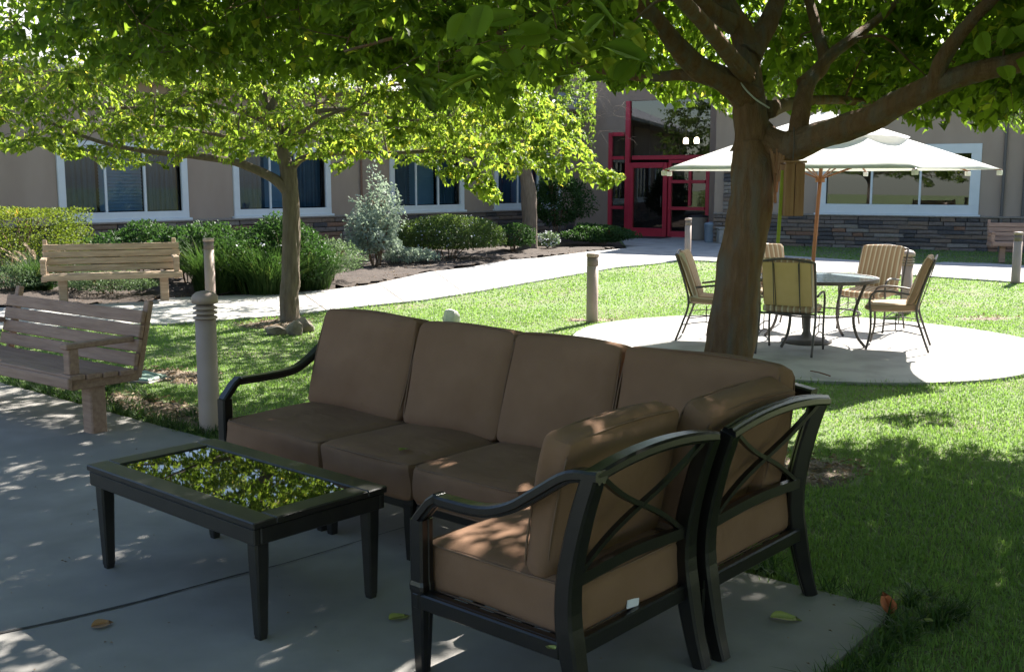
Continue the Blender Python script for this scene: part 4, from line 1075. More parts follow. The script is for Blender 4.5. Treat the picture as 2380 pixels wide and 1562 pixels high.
# ------------------------------------------------------------------ the tree on the lawn to the left
T2r = thing('lawn_tree', 'slender tree with a low wide yellow green crown standing on the lawn among rocks', 'tree', TREE2)
T2 = Tree(T2r, 23)
Y2 = TREE2[1]
T2.limb([TREE2 + (0, 0, -.1), TREE2 + (0, 0, .3)] + L1((676, 640, Y2), (677, 520, Y2), (673, 430, Y2), (667, 380, Y2)), .125, .098, 'bark_grey', 18, 'trunk', 32)
T2.limb(L1((667, 390, Y2), (652, 330, Y2), (636, 290, Y2 + .05), (610, 220, Y2 + .1), (575, 130, Y2 + .2), (560, 20, Y2 + .2)), .085, .03, 'bark_grey')
T2.limb(L1((672, 445, Y2), (640, 418, Y2 - .05), (590, 393, Y2 - .15), (530, 374, Y2 - .3), (440, 362, Y2 - .5), (340, 352, Y2 - .7), (230, 330, Y2 - .9), (80, 270, Y2 - 1.1)), .075, .016, 'bark_grey')
T2.limb(L1((674, 395, Y2), (710, 366, Y2 - .05), (800, 356, Y2 - .2), (900, 358, Y2 - .3), (1030, 352, Y2 - .4), (1130, 375, Y2 - .5), (1300, 395, Y2 - .6)), .046, .010, 'bark_grey')
T2.limb(L1((662, 340, Y2), (700, 280, Y2 + .1), (770, 255, Y2 + .3), (860, 268, Y2 + .4), (960, 280, Y2 + .5), (1050, 288, Y2 + .5), (1200, 300, Y2 + .4)), .045, .010, 'bark_grey')
T2.limb(L1((640, 295, Y2), (560, 260, Y2 - .3), (470, 245, Y2 - .6), (330, 250, Y2 - .9), (170, 255, Y2 - 1.2)), .042, .01, 'bark_grey')
T2.limb(L1((655, 330, Y2), (620, 330, Y2 - .6), (540, 320, Y2 - 1.3), (430, 300, Y2 - 2.0), (330, 290, Y2 - 2.6)), .04, .01, 'bark_grey')
T2.limb(L1((660, 340, Y2), (700, 310, Y2 - .8), (760, 270, Y2 - 1.7), (850, 240, Y2 - 2.5)), .04, .01, 'bark_grey')
T2.limb(L1((625, 260, Y2), (680, 150, Y2 + .3), (760, 60, Y2 + .5), (850, -60, Y2 + .6)), .045, .014, 'bark_grey')
T2.limb(L1((600, 190, Y2), (480, 110, Y2 + .2), (350, 60, Y2 + .4), (230, 40, Y2 + .5)), .045, .014, 'bark_grey')
T2.limb(L1((640, 290, Y2), (600, 240, Y2 + 1.2), (520, 220, Y2 + 2.3), (400, 210, Y2 + 3)), .045, .012, 'bark_grey')
T2.limb(L1((650, 300, Y2), (760, 230, Y2 + 1.0), (900, 200, Y2 + 2.0), (1050, 190, Y2 + 2.8)), .045, .012, 'bark_grey')
c2 = np.array([-2.55, 13.3])
def crown2(p):
    r = math.hypot(p[0] - c2[0], p[1] - c2[1]); a = math.atan2(p[1] - c2[1], p[0] - c2[0])
    Rm = 4.0 * (1 + .08 * math.sin(3 * a + 2.5) + .06 * math.sin(4 * a)) * (1.16 if p[0] < c2[0] else 1.0)
    if r > Rm: return False
    top = 3.1 + 2.4 * math.sqrt(max(0, 1 - (r / Rm) ** 2))
    low = 2.2 + .18 * math.sin(2.3 * p[0] + 1) * math.cos(1.9 * p[1]) - .10 * (r / Rm) ** 2
    return low < p[2] < top
low2 = outline([(-600, 345), (0, 352), (100, 355), (200, 372), (240, 400), (270, 385), (330, 398), (380, 392), (430, 372), (560, 378), (640, 372), (720, 385), (780, 396), (850, 380), (950, 388), (1020, 415), (1070, 440), (1110, 470), (1150, 492), (1180, 440), (1230, 405), (1300, 428), (1380, 440), (1440, 425), (1470, 415), (1480, -400), (2600, -400)])
hi2 = outline([(-600, -900), (1040, -900), (1150, 60), (1260, 170), (1330, 240), (1380, 320), (1400, 360), (1470, 400), (2600, 410)])
def keep2(P):
    x, y, d = proj(P)
    return (y < low2(x) + 12 * np.sin(x * .05)) & (y > hi2(x) + 14 * np.sin(x * .07)) & (P[:, 2] > 1.45)
pts = crown_points(680, crown2, (np.array([-7.9, 8.6, 1.9]), np.array([2.0, 18.2, 5.6])), T2.rg, .28)
T2.keep = keep2
pts = [p for p in pts if keep2(np.array([p, p + (0, 0, .1)])).all()]
T2.connect(pts)
for p in pts: T2.spray(p, 8, .46, 15, .088, .4, .28)
for (x, y, Y) in [(1090, 400, 12.9), (1120, 430, 12.9), (1145, 460, 12.9), (1060, 385, 12.9), (1010, 370, 12.8), (1200, 370, 12.7), (1280, 390, 12.7), (1350, 400, 12.7), (1410, 415, 12.7), (1250, 350, 12.8), (1180, 330, 12.8), (1320, 340, 12.9), (1280, 290, 13.0), (1220, 270, 13.1), (1140, 260, 13.1), (1340, 300, 13.3), (860, 360, 12.6), (790, 380, 12.5), (240, 380, 11.6), (250, 395, 11.6), (340, 380, 11.8), (370, 390, 11.8), (180, 350, 11.5), (90, 335, 11.6), (20, 330, 11.8), (700, 375, 12.4), (560, 350, 12), (450, 350, 12), (950, 370, 12.6), (1100, 440, 12.8), (1130, 455, 12.8), (1150, 475, 12.85), (1125, 400, 12.9), (1430, 405, 12.7), (1450, 412, 12.7), (1390, 395, 12.7), (1240, 380, 12.6), (1310, 370, 12.8), (1270, 330, 13), (1200, 300, 13.2), (1340, 330, 13.2), (1160, 290, 13), (1100, 330, 12.9), (1050, 310, 13), (1300, 260, 13.4), (1250, 220, 13.4), (1200, 200, 13.2)]:
    p = pd(x, y, Y); T2.spray(p, 7, .34, 13, .095, .5, .6)
T2.finish('leaf_mid', .55, keep2, 300, 'bark_grey')

# ------------------------------------------------------------------ tree in the planted bed near the entrance
T3r = thing('bed_tree', 'pale trunked tree growing in the planted bed near the red entrance', 'tree', TREE3)
T3 = Tree(T3r, 31); Y3 = TREE3[1]
T3.limb([TREE3 + (0, 0, -.1), TREE3 + (.02, 0, .3)] + L1((1231, 500, Y3), (1226, 430, Y3), (1215, 380, Y3), (1210, 320, Y3)), .23, .15, 'bark_grey', 16, 'trunk', 28)
T3.limb(L1((1212, 340, Y3), (1250, 270, Y3), (1300, 200, Y3 + .2), (1340, 120, Y3 + .4)), .11, .04, 'bark_grey')
T3.limb(L1((1212, 340, Y3), (1180, 270, Y3), (1130, 200, Y3 - .2), (1080, 130, Y3 - .4)), .11, .04, 'bark_grey')
T3.limb(L1((1222, 400, Y3), (1260, 370, Y3 - .2), (1330, 350, Y3 - .4)), .07, .03, 'bark_grey')
c3 = TREE3[:2]
def crown3(p):
    r = math.hypot(p[0] - c3[0], p[1] - c3[1])
    if r > 2.6: return False
    return 2.5 + .1 * r < p[2] < 3.3 + 2.4 * math.sqrt(max(0, 1 - (r / 2.6) ** 2))
pts = crown_points(130, crown3, (np.array([c3[0] - 2.6, c3[1] - 2.6, 2.2]), np.array([c3[0] + 2.6, c3[1] + 2.6, 5.8])), T3.rg, .42)
T3.connect(pts)
for p in pts: T3.spray(p, 7, .55, 11, .13, .5, .25)
T3.finish('leaf_far', .6, lambda P: proj(P)[0] < 1385, 0, 'bark_grey')

# ------------------------------------------------------------------ unseen trees, added to darken the shade under the big tree
for (x_, y_, rz_, lab) in ((8.3, 2.2, 2.1, 'unseen low crowned tree added for shade on the lawn beyond the slab corner with the red leaf'), (1.5, -3.6, 4.0, 'unseen low crowned tree added for shade at the open end of the patio opposite the sofa')):
    r_ = T2r.copy(); C.objects.link(r_); r_.location = (x_, y_, LZ); r_.rotation_euler = (0, 0, rz_); r_['label'] = lab
    for ch in list(T2r.children):
        if ch.name.startswith('leaf'): continue
        c_ = ch.copy(); C.objects.link(c_); c_.parent = r_

# ------------------------------------------------------------------ things hanging on the big tree
q = pd(1844, 372, 6.45)
bx = thing('bird_box', 'brown wooden board box hanging under the limb of the leaning tree', 'bird box', (q[0], q[1], q[2] - .33), R(8))
for k in (-1, 1):
    mb = MB(); mb.box((k * .031, -.03, .155), (.058, .016, .31), .003); obj('front_board', mb, 'raw_wood', bx)
mb = MB(); mb.box((0, .05, .155), (.118, .016, .31), .003); obj('back_board', mb, 'raw_wood', bx)
for k in (-1, 1):
    mb = MB(); mb.box((k * .053, .010, .153), (.012, .062, .30), .003); obj('side_board', mb, 'raw_wood', bx)
mb = MB(); mb.box((0, .01, .318), (.135, .12, .014), .003); obj('lid', mb, 'raw_wood', bx)
mb = MB(); mb.tube([(0, .01, .32), (.005, .01, .42), (.0, .01, .52)], .004, 6); obj('hanging_wire', mb, 'iron', bx)
s0 = pd(1818, 400, 6.44); s1 = pd(1811, 562, 6.44)
mb = MB(); mb.box((0, 0, (s1[2] + s0[2]) / 2 - s1[2]), (.022, .006, s0[2] - s1[2] + .02), .002, roty3(R(2)))
o = obj('hanging_strap', mb, 'strap'); o.location = s1; tag(o, 'yellow green strap hanging down from the splintered stub of the tree', 'strap')
mb = MB(); cc = curve([pd(1698, 160, 6.585), pd(1722, 195, 6.575), pd(1752, 228, 6.57), pd(1788, 252, 6.60)], 14); mb.tube(cc, .006, 6)
tag(obj('cord', mb, 'cord', None, True), 'pale cord drawn slantwise round the fork of the leaning tree', 'cord')

# ================================================================== UMBRELLA, TABLE AND CHAIRS ON THE PAD
UC = np.array([3.28, 11.66])
um = thing('patio_umbrella', 'open white patio umbrella on a reddish wooden pole over the garden table', 'umbrella', (UC[0], UC[1], 0), R(12))
RU, ZR, ZP = 1.77, 1.86, 2.50
mb = MB(); nseg = 8; nr = 9; na = 8; vs = []; fs = []
lean = lambda x, z: x + 0.05 * (z - 1.2)
for i in range(nr + 1):
    t = i / nr
    for s_ in range(nseg):
        for j in range(na):
            f = j / na; a0 = 2 * math.pi * s_ / nseg; a1 = 2 * math.pi * (s_ + 1) / nseg
            p0 = np.array([math.cos(a0), math.sin(a0)]); p1 = np.array([math.cos(a1), math.sin(a1)])
            d = p0 + (p1 - p0) * f; sagk = 4 * f * (1 - f)
            r = (.10 + (RU - .10) * t) * (1 - .055 * sagk * t)
            z = ZP - .10 - (ZP - .10 - ZR) * t ** 1.08 - .035 * sagk * math.sin(math.pi * t)
            vs.append((lean(d[0] * r, z), d[1] * r, z))
n_ = nseg * na
fs = [(i * n_ + j, i * n_ + (j + 1) % n_, (i + 1) * n_ + (j + 1) % n_, (i + 1) * n_ + j) for i in range(nr) for j in range(n_)]
mb.add(vs, fs); can = obj('canopy', mb, 'umbrella_cloth', um, True, fix=False)
so = can.modifiers.new('cloth', 'SOLIDIFY'); so.thickness = .004
mb = MB(); vs = []
for i in range(5):
    t = i / 4
    for j in range(32):
        a = 2 * math.pi * j / 32; r = .01 + .86 * t; z = (ZP + .0 if i == 0 else ZP - .10 - (ZP - .10 - ZR) * ((r - .1) / (RU - .1)) ** 1.08 + .03) + .004 * math.cos(8 * a) * t
        vs.append((lean(r * math.cos(a), z), r * math.sin(a), z))
mb.add(vs, [(i * 32 + j, i * 32 + (j + 1) % 32, (i + 1) * 32 + (j + 1) % 32, (i + 1) * 32 + j) for i in range(4) for j in range(32)])
o = obj('vent_cap', mb, 'umbrella_cloth', um, True, fix=False)
for s_ in range(nseg):
    a = 2 * math.pi * s_ / nseg; c_, n2_ = math.cos(a), math.sin(a)
    mb = MB(); mb.tube([(lean(.04, ZP), 0, ZP - .12) if False else (lean(c_ * .04, ZP - .14), n2_ * .04, ZP - .14), (lean(c_ * RU * 1.012, ZR), n2_ * RU * 1.012, ZR - .012)], .010, 6); obj('rib', mb, 'pole_wood', um)
    mb = MB(); mb.tube([(lean(c_ * .05, 1.75), n2_ * .05, 1.78), (lean(c_ * RU * .52, 2.2), n2_ * RU * .52, ZP - .14 - (ZP - .13 - ZR) * .52)], .008, 6); obj('strut', mb, 'pole_wood', um)
    mb = MB(); mb.box((lean(c_ * RU * 1.0, ZR), n2_ * RU * 1.0, ZR - .035), (.05, .05, .05), .006, rotz3(a)); obj('rib_pocket', mb, 'umbrella_cloth', um)
mb = MB(); mb.tube([(lean(0, 0.05), 0, 0.05), (lean(0, 1.2), 0, 1.2), (lean(0, ZP), 0, ZP + .02)], .021, 12); obj('pole', mb, 'pole_wood', um, True)
mb = MB(); mb.lathe([(.02, 0), (.03, .015), (.026, .03), (.008, .05)], 12, (lean(0, ZP), 0, ZP + .015)); obj('finial', mb, 'pole_wood', um, True)
mb = MB(); mb.lathe([(.27, 0), (.27, .03), (.22, .055), (.06, .075), (.04, .12), (.04, .32), (.025, .33)], 24, (lean(0, 0), 0, 0)); obj('base', mb, 'iron', um, True)
mb = MB(); mb.lathe([(.05, -.03), (.05, .03)], 12, (lean(0, 1.76), 0, 1.76)); obj('runner', mb, 'pole_wood', um, True)

tb = thing('garden_table', 'round pale glass garden table with bent dark legs under the white umbrella', 'table', (UC[0] + .02, UC[1], 0), R(20))
RT = .66; zt = .71
mb = MB(); vs = []
prof = [(.045, zt - .010), (RT - .03, zt - .010), (RT - .03, zt), (.045, zt)]
n_ = 40
for (r, z) in prof: vs += [(r * math.cos(2 * math.pi * j / n_), r * math.sin(2 * math.pi * j / n_), z) for j in range(n_)]
mb.add(vs, [(i * n_ + j, i * n_ + (j + 1) % n_, ((i + 1) % 4) * n_ + (j + 1) % n_, ((i + 1) % 4) * n_ + j) for i in range(4) for j in range(n_)]); obj('table_top', mb, 'table_glass', tb)
mb = MB(); vs = []; prof = [(RT - .035, zt - .03), (RT, zt - .03), (RT, zt + .006), (RT - .035, zt + .006)]
for (r, z) in prof: vs += [(r * math.cos(2 * math.pi * j / n_), r * math.sin(2 * math.pi * j / n_), z) for j in range(n_)]
mb.add(vs, [(i * n_ + j, i * n_ + (j + 1) % n_, ((i + 1) % 4) * n_ + (j + 1) % n_, ((i + 1) % 4) * n_ + j) for i in range(4) for j in range(n_)]); obj('rim', mb, 'iron', tb)
for k in range(4):
    a = k * math.pi / 2 + .4; c_, s_ = math.cos(a), math.sin(a)
    mb = MB(); mb.tube(curve([(c_ * .60, s_ * .60, zt - .02), (c_ * .52, s_ * .52, .5), (c_ * .47, s_ * .47, .3), (c_ * .52, s_ * .52, .12), (c_ * .62, s_ * .62, 0.012)], 16), .016, 8); obj('leg', mb, 'iron', tb, True)
mb = MB()
for rr_ in (.485,):
    mb.tube([(rr_ * math.cos(t), rr_ * math.sin(t), .33) for t in np.linspace(0, 2 * math.pi, 33)], .010, 6)
obj('brace_ring', mb, 'iron', tb, True)

def make_chair(label, loc, rot):
    """faces local -y"""
    ch = thing('patio_chair', label, 'chair', loc, rot, 'striped chairs round the garden table'); w = .56; hw = w / 2
    for sx_ in (-1, 1):
        x = sx_ * hw
        mb = MB(); mb.tube(curve([(x, -.25, .012), (x, -.215, .2), (x, -.22, .40), (x, -.235, .52), (x, -.19, .61), (x, -.05, .625), (x, .15, .60)], 24), .012, 8); obj('front_leg', mb, 'iron', ch, True)
        mb = MB(); mb.tube(curve([(x, .36, .012), (x, .29, .2), (x, .225, .42), (x, .27, .65), (x, .37, .95)], 20), .012, 8); obj('rear_leg', mb, 'iron', ch, True)
        mb = MB(); mb.tube(curve([(x, -.218, .18), (x, .03, .225), (x, .29, .19)], 12), .007, 6); mb.tube([(x, .03, .222), (x, .03, .40)], .006, 6); mb.tube(curve([(x, -.218, .28), (x, .03, .30), (x, .26, .28)], 10), .006, 6); obj('side_stretcher', mb, 'iron', ch, True)
    mb = MB(); mb.tube(curve([(-hw, .37, .95), (0, .385, .985), (hw, .37, .95)], 12), .012, 8); obj('top_bar', mb, 'iron', ch, True)
    mb = MB()
    for x in (-.13, .13): mb.tube(curve([(x, .235, .43), (x, .30, .65), (x, .385, .965)], 10), .005, 6)
    obj('back_bars', mb, 'iron', ch, True)
    mb = MB(); mb.tube([(-hw, -.22, .40), (hw, -.22, .40)], .011, 8); mb.tube([(-hw, .225, .42), (hw, .225, .42)], .011, 8)
    for x in (-.16, 0, .16): mb.tube([(x, -.22, .40), (x, .225, .42)], .007, 6)
    obj('seat_rack', mb, 'iron', ch, True)
    mb = MB(); cushion(mb, (0, -.02, .455), (.51, .52, .075), .03, (.005, .008, .014), rotx3(R(3)), 10, 3); obj('seat_cushion', mb, 'stripe', ch, True)
    M = rotx3(R(-20)); mb = MB(); cushion(mb, (0, .235, .725), (.50, .075, .54), .03, (.006, .016, .01), M, 10, 4); bc = obj('back_cushion', mb, 'stripe', ch, True)
    mb = MB(); mb.box(np.array([0, .235, .725]) + M @ np.array([0, .052, 0]), (.475, .010, .51), .004, M); obj('back_cloth', mb, 'cushion_back', bc)
    mb = MB()
    for x in (-.12, .12): mb.box(np.array([0, .235, .725]) + M @ np.array([x, .060, .0]), (.007, .005, .50), .001, M)
    obj('tie_straps', mb, 'iron', bc)
    return ch
face = lambda p, extra=0: math.atan2(UC[1] - p[1], UC[0] - p[0]) + math.pi / 2 + R(extra)
CH = [((2.88, 10.98), 'patio chair with its plain yellowish back cloth turned to the sofa', 4, None),
      ((4.02, 11.22), 'striped patio chair drawn out sideways, in full sun near the umbrella shadow', 8, None),
      ((2.22, 11.86), 'striped patio chair seen edge on beside the leaning tree trunk', -6, None),
      ((3.12, 12.80), 'striped patio chair on the far side of the table, half behind the leaning trunk', 4, None),
      ((4.22, 12.62), 'striped patio chair standing in front of a domed tan bollard', 2, None)]
chairs = []
for (p, lab, ex, _) in CH:
    if not chairs: chairs.append(make_chair(lab, (p[0], p[1], 0), face(p, ex)))
    else: chairs.append(dup(chairs[0], (p[0], p[1], 0), face(p, ex), lab))

# ================================================================== ROCKS, SMALL THINGS
def rock(name, label, c, size, seed, m='rock', cat='rock', group=None):
    r = np.random.default_rng(seed); b = bmesh.new(); bmesh.ops.create_icosphere(b, subdivisions=3, radius=1)
    ax = nrm(r.standard_normal((18, 3))); of = r.uniform(.5, .85, 18)
    for v in b.verts:
        p = np.array(v.co)
        for a_, o_ in zip(ax, of):   # cleft faces
            d = p @ a_
            if d > o_: p = p - a_ * (d - o_) * .85
        v.co = Vector(p * np.array(size) * (1 + .03 * r.standard_normal()))
    me = bpy.data.meshes.new(name); b.to_mesh(me); b.free(); me.materials.append(MATS[m])
    o = bpy.data.objects.new(name, me); C.objects.link(o); o.location = (c[0], c[1], c[2] + size[2] * .45)
    return tag(o, label, cat, group)
rock('rock', 'pale rounded rock on the lawn showing just above the sofa back', pg(1050, 752, LZ), (.17, .14, .13), 1, 'rock_pale')
rock('rock', 'pale upright rock at the foot of the slender lawn tree', pg(708, 772, LZ), (.12, .11, .16), 2)
rock('rock', 'brown jagged rock leaning against the slender lawn tree', pg(684, 780, LZ), (.13, .09, .14), 3)
rock('rock', 'low brown rock half sunk in the bare earth by the lawn tree', pg(640, 778, LZ), (.17, .12, .09), 4)
q = pg(325, 884, LZ)
vb = thing('valve_box', 'pale green irrigation valve lid set in the bare earth beside the shaded bench', 'valve box', (q[0], q[1], LZ), R(-20))
mb = MB(); mb.box((0, 0, .02), (.40, .27, .05), .012); obj('lid', mb, 'valve_green', vb)
mb = MB(); mb.box((0, 0, .0), (.46, .33, .05), .012); obj('rim', mb, 'bollard_louvre', vb)
mb = MB(); mb.tube(curve([(-.02, -.02, .046), (.03, .03, .075), (.10, .02, .07), (.2, .05, .045)], 8), .012, 6); obj('pull_handle', mb, 'valve_green', vb, True)

LEAFM = {k: heart_leaf(k, .5) for k in ('leaf_fallen', 'leaf_brown', 'leaf_red')}
def fallen(px, py, z, L_, rot, m, label, tx=0.0, ty=0.0):
    q = pg(px, py, z); o = bpy.data.objects.new('fallen_leaf', LEAFM[m]); C.objects.link(o)
    o.location = (q[0], q[1], z + .001 + L_ * .075 + abs(ty) * L_ * .05); o.rotation_euler = (tx, ty, rot); o.scale = (L_, L_, L_)
    return tag(o, label, 'leaf', 'fallen leaves')
fallen(905, 1445, 0, .10, R(-50), 'leaf_fallen', 'yellow green fallen leaf on the paving beside the armchair leg')
fallen(212, 1461, 0, .085, R(-60), 'leaf_brown', 'brown fallen leaf on the paving near the dark joint', R(6), R(14))
fallen(1790, 1440, 0, .13, R(-95), 'leaf_fallen', 'long dull green fallen leaf on the slab corner behind the sofa')
fallen(930, 1050, .487, .07, R(-30), 'leaf_fallen', 'small yellowish fallen leaf lying on a brown seat cushion')
fallen(1290, 1512, .30, .045, R(40), 'leaf_fallen', 'tiny yellow fallen leaf caught on the rail of the end section')
fallen(2070, 1432, -.01, .10, R(10), 'leaf_red', 'rust red fallen leaf leaning at the slab corner', R(50), 0)
fallen(2170, 1448, 0.0, .06, R(60), 'leaf_fallen', 'small pale leaf lying in the grass beyond the slab corner')
mb = MB(); mb.tube(curve([pg(1884, 862, .012), pg(1905, 866, .03), pg(1930, 874, .015)], 8), .006, 6); tag(obj('twig', mb, 'twig_brown', None, True), 'thin reddish twig lying on the pad in the umbrella shadow', 'twig')

# ================================================================== PLANTS IN THE BED
def bush(name, label, c, rx, ry, h, m, n, size, ratio=.55, box=0.0, seed=0, cat='shrub', bottom=.05, stems=8, shell=.35, flowers=0, lump=.12, group=None):
    r = np.random.default_rng(seed)
    t_ = thing(name, label, cat, (c[0], c[1], LZ), 0, group)
    d = nrm(r.standard_normal((n, 3))); d[:, 2] = np.abs(d[:, 2]) * r.choice([1, 1, 1, -.35], n)
    if box > 0:
        e_ = 1 / np.maximum(np.abs(d).max(1, keepdims=True), 1e-6); d = d * ((1 - box) + box * e_ * .92)
    ph = r.uniform(0, 6.28, 6)
    lumps = 1 + lump * (np.sin(d[:, 0] * 5 + ph[0]) * np.cos(d[:, 1] * 5 + ph[1]) + .7 * np.sin(d[:, 2] * 7 + ph[2] + d[:, 0] * 4) + .5 * np.sin(d[:, 0] * 13 + ph[3]) * np.sin(d[:, 1] * 12 + ph[4]))
    rad = lumps * (1 - shell * r.random(n) ** 1.6)
    P = d * rad[:, None] * np.array([rx, ry, h * .55]); P[:, 2] += h * .45; P[:, 2] = np.maximum(P[:, 2], bottom * r.random(n))
    D = nrm(d * .7 + r.standard_normal((n, 3)) * .6 + np.array([0, 0, .15])); Nn = nrm(d * .6 + np.array([0, 0, .7]) + r.standard_normal((n, 3)) * .5)
    S = size * r.uniform(.6, 1.25, n); va = np.clip(.15 + .5 * r.random(n) + .25 * (P[:, 2] / h) * r.random(n) ** 2 + .12 * np.sin(P[:, 0] * 6 / rx), 0, 1)
    V, Fc, vv_ = leaf_arrays(P, D, Nn, S, ratio, r, va, droop=.1)
    stuff(np_obj('foliage', V, [Fc], m, t_, vv_))
    mb = MB()
    for k in range(stems):
        a = r.uniform(0, 6.28); q_ = r.uniform(.2, .7)
        mb.tube(curve([(rx * .08 * math.cos(a), ry * .08 * math.sin(a), 0), (rx * q_ * .6 * math.cos(a), ry * q_ * .6 * math.sin(a), h * .4), (rx * q_ * math.cos(a + .4), ry * q_ * math.sin(a + .4), h * .8)], 8), [.016, .015, .014, .012, .010, .009, .008][:7] if False else .012, 5)
    stuff(obj('stems', mb, 'bark', t_, True))
    if flowers:
        k = r.choice(n, flowers); Pf = P[k] + d[k] * .04
        V, Fc, vv_ = leaf_arrays(Pf, nrm(r.standard_normal((flowers, 3))), nrm(d[k] + .3), np.full(flowers, .05), .9, r, r.random(flowers), droop=0)
        stuff(np_obj('flowers', V, [Fc], 'flower', t_, vv_))
    return t_
def blade_arrays(base, ang, lean_, ln, wd, r, var, seg=4):
    """arching blades: seg quads"""
    n = len(base); V = []; dirh = np.stack([np.cos(ang), np.sin(ang), 0 * ang], 1); sd = np.stack([-np.sin(ang), np.cos(ang), 0 * ang], 1)
    for i in range(seg + 1):
        t = i / seg
        out = lean_ * ln * t ** 1.6; z = ln * (t - .35 * lean_ * t ** 2.4)
        w = wd * (1 - t ** 1.5) * .5 + .0004
        p = base + dirh * out[:, None]; p = p + np.array([0, 0, 1.0]) * z[:, None]
        V += [p - sd * w[:, None], p + sd * w[:, None]]
    V = np.stack(V, 1).reshape(-1, 3); k = 2 * (seg + 1); b = (np.arange(n) * k)[:, None]
    Fc = np.concatenate([b + np.array([[2 * i, 2 * i + 1, 2 * i + 3, 2 * i + 2]]) for i in range(seg)])
    return V, Fc, np.repeat(var, k)
def tuft(name, label, c, n, h, spread, rad, wd, m, seed, plumes=0, flowers=0, cat='plant', group=None):
    r = np.random.default_rng(seed); t_ = thing(name, label, cat, (c[0], c[1], LZ), 0, group)
    a = r.uniform(0, 6.28, n); q_ = rad * np.sqrt(r.random(n)); a2 = r.uniform(0, 6.28, n)
    base = np.stack([q_ * np.cos(a2), q_ * np.sin(a2), 0 * q_], 1); a = np.where(r.random(n) < .7, a2 + r.normal(0, .7, n), a)
    V, Fc, vv_ = blade_arrays(base, a, spread * r.uniform(.3, 1.3, n), h * r.uniform(.55, 1.1, n), wd * r.uniform(.6, 1.2, n), r, np.clip(r.beta(2, 2.4, n), 0, 1))
    stuff(np_obj('blades', V, [Fc], m, t_, vv_))
    if plumes:
        k = plumes; a = r.uniform(0, 6.28, k); Vs = []; P = []; D = []
        for i in range(k):
            L_ = h * r.uniform(1.0, 1.35); sp_ = r.uniform(.3, .8)
            for t in np.linspace(.7, 1, 16):
                P.append((math.cos(a[i]) * sp_ * L_ * t ** 1.6, math.sin(a[i]) * sp_ * L_ * t ** 1.6, L_ * (t - .25 * t ** 3))); D.append((math.cos(a[i]) * .6 + r.normal(0, .35), math.sin(a[i]) * .6 + r.normal(0, .35), .7))
        P = np.array(P); D = np.array(D)
        V, Fc, vv_ = leaf_arrays(P, D, nrm(r.standard_normal(P.shape)), np.full(len(P), .06), .25, r, r.random(len(P)), droop=.05)
        stuff(np_obj('plumes', V, [Fc], 'plume', t_, vv_))
    if flowers:
        P = np.stack([r.uniform(-rad, rad, flowers) * 1.5, -r.uniform(0, rad * 1.3, flowers), h * r.uniform(.4, .95, flowers)], 1); P = np.repeat(P, 7, 0) + r.normal(0, .02, (flowers * 7, 3))
        V, Fc, vv_ = leaf_arrays(P, nrm(r.standard_normal(P.shape)), nrm(r.standard_normal(P.shape)), np.full(len(P), .035), .8, r, r.random(len(P)), droop=0)
        stuff(np_obj('flowers', V, [Fc], 'flower', t_, vv_))
    return t_
q = pd(70, 560, 19.5); bush('clipped_hedge', 'clipped box-shaped hedge with orange tipped top behind the pale bench', (q[0] - .45, 19.5), 1.42, .95, 1.33, 'hedge_leaf', 15000, .055, box=.85, seed=1, cat='hedge', shell=.22, lump=.04)
q = pd(90, 690, 17.3); tuft('ornamental_grass', 'arching ornamental grass with pale plumes beside the clipped hedge', (q[0], 17.3), 900, .75, .75, .22, .010, 'blade_leaf', 2, plumes=26)
q = pd(20, 690, 17.0); bush('low_shrub', 'low pale green mound beside the arching plumed grass', (q[0], 17.0), .65, .45, .42, 'cover_leaf', 3500, .045, seed=3, stems=4)
q = pd(258, 700, 16.55); bush('low_shrub', 'low grey green mound growing under the pale bench', (q[0], 16.6), .72, .42, .40, 'cover_leaf', 5000, .04, seed=4, stems=4)
q = pd(150, 690, 16.9); bush('low_shrub', 'low leafy mound behind the plank legs of the pale bench', (q[0], 17.1), .5, .4, .45, 'shrub_leaf', 2600, .05, seed=41, stems=4)
q = pd(330, 650, 19.0); bush('dark_shrub', 'dark green spreading shrub against the stone base behind the pale bench', (q[0], 19.2), .95, .7, .98, 'shrub_leaf', 7000, .075, seed=5)
q = pd(430, 660, 18.2); bush('dark_shrub', 'dark glossy shrub squeezed between pale bench and tall grassy clump', (q[0], 18.4), .6, .6, .95, 'shrub_leaf', 4500, .085, seed=6)
q = pd(515, 688, 17.0); tuft('grassy_clump', 'tall dense green grassy clump behind the paired bollards', (q[0], 17.0), 1300, 1.02, .75, .40, .013, 'blade_leaf', 7, flowers=0)
q = pd(618, 686, 16.9); tuft('grassy_clump', 'tall grassy clump with small white flowers beside the slender lawn tree', (q[0], 16.9), 1300, .98, .8, .42, .014, 'blade_leaf', 8, flowers=9)
q = pd(600, 680, 17.3); bush('leafy_shrub', 'bushy green shrub rising behind the white flowered clump', (q[0] + .25, 17.6), .75, .6, 1.15, 'shrub_leaf', 6000, .07, seed=9, flowers=14)
q = pd(715, 672, 17.6); tuft('grassy_clump', 'sunny grassy clump spreading out behind the slender lawn tree trunk', (q[0], 17.6), 1200, .95, .85, .36, .013, 'blade_leaf', 10)
q = pd(560, 690, 16.7); bush('leafy_shrub', 'dense dark leafy shrub at the path edge before the grassy clumps', (q[0], 17.0), .62, .5, .85, 'shrub_leaf', 6000, .065, seed=51, lump=.2, flowers=6)
q = pd(480, 690, 17.4); bush('leafy_shrub', 'rounded leafy shrub right behind the farther of the paired bollards', (q[0], 17.6), .55, .5, 1.0, 'shrub_leaf', 5500, .07, seed=52, lump=.2)
q = pd(690, 676, 17.2); bush('leafy_shrub', 'loose leafy shrub just behind the slender lawn tree trunk', (q[0], 17.4), .6, .5, .8, 'shrub_leaf', 5000, .06, seed=53, lump=.22)
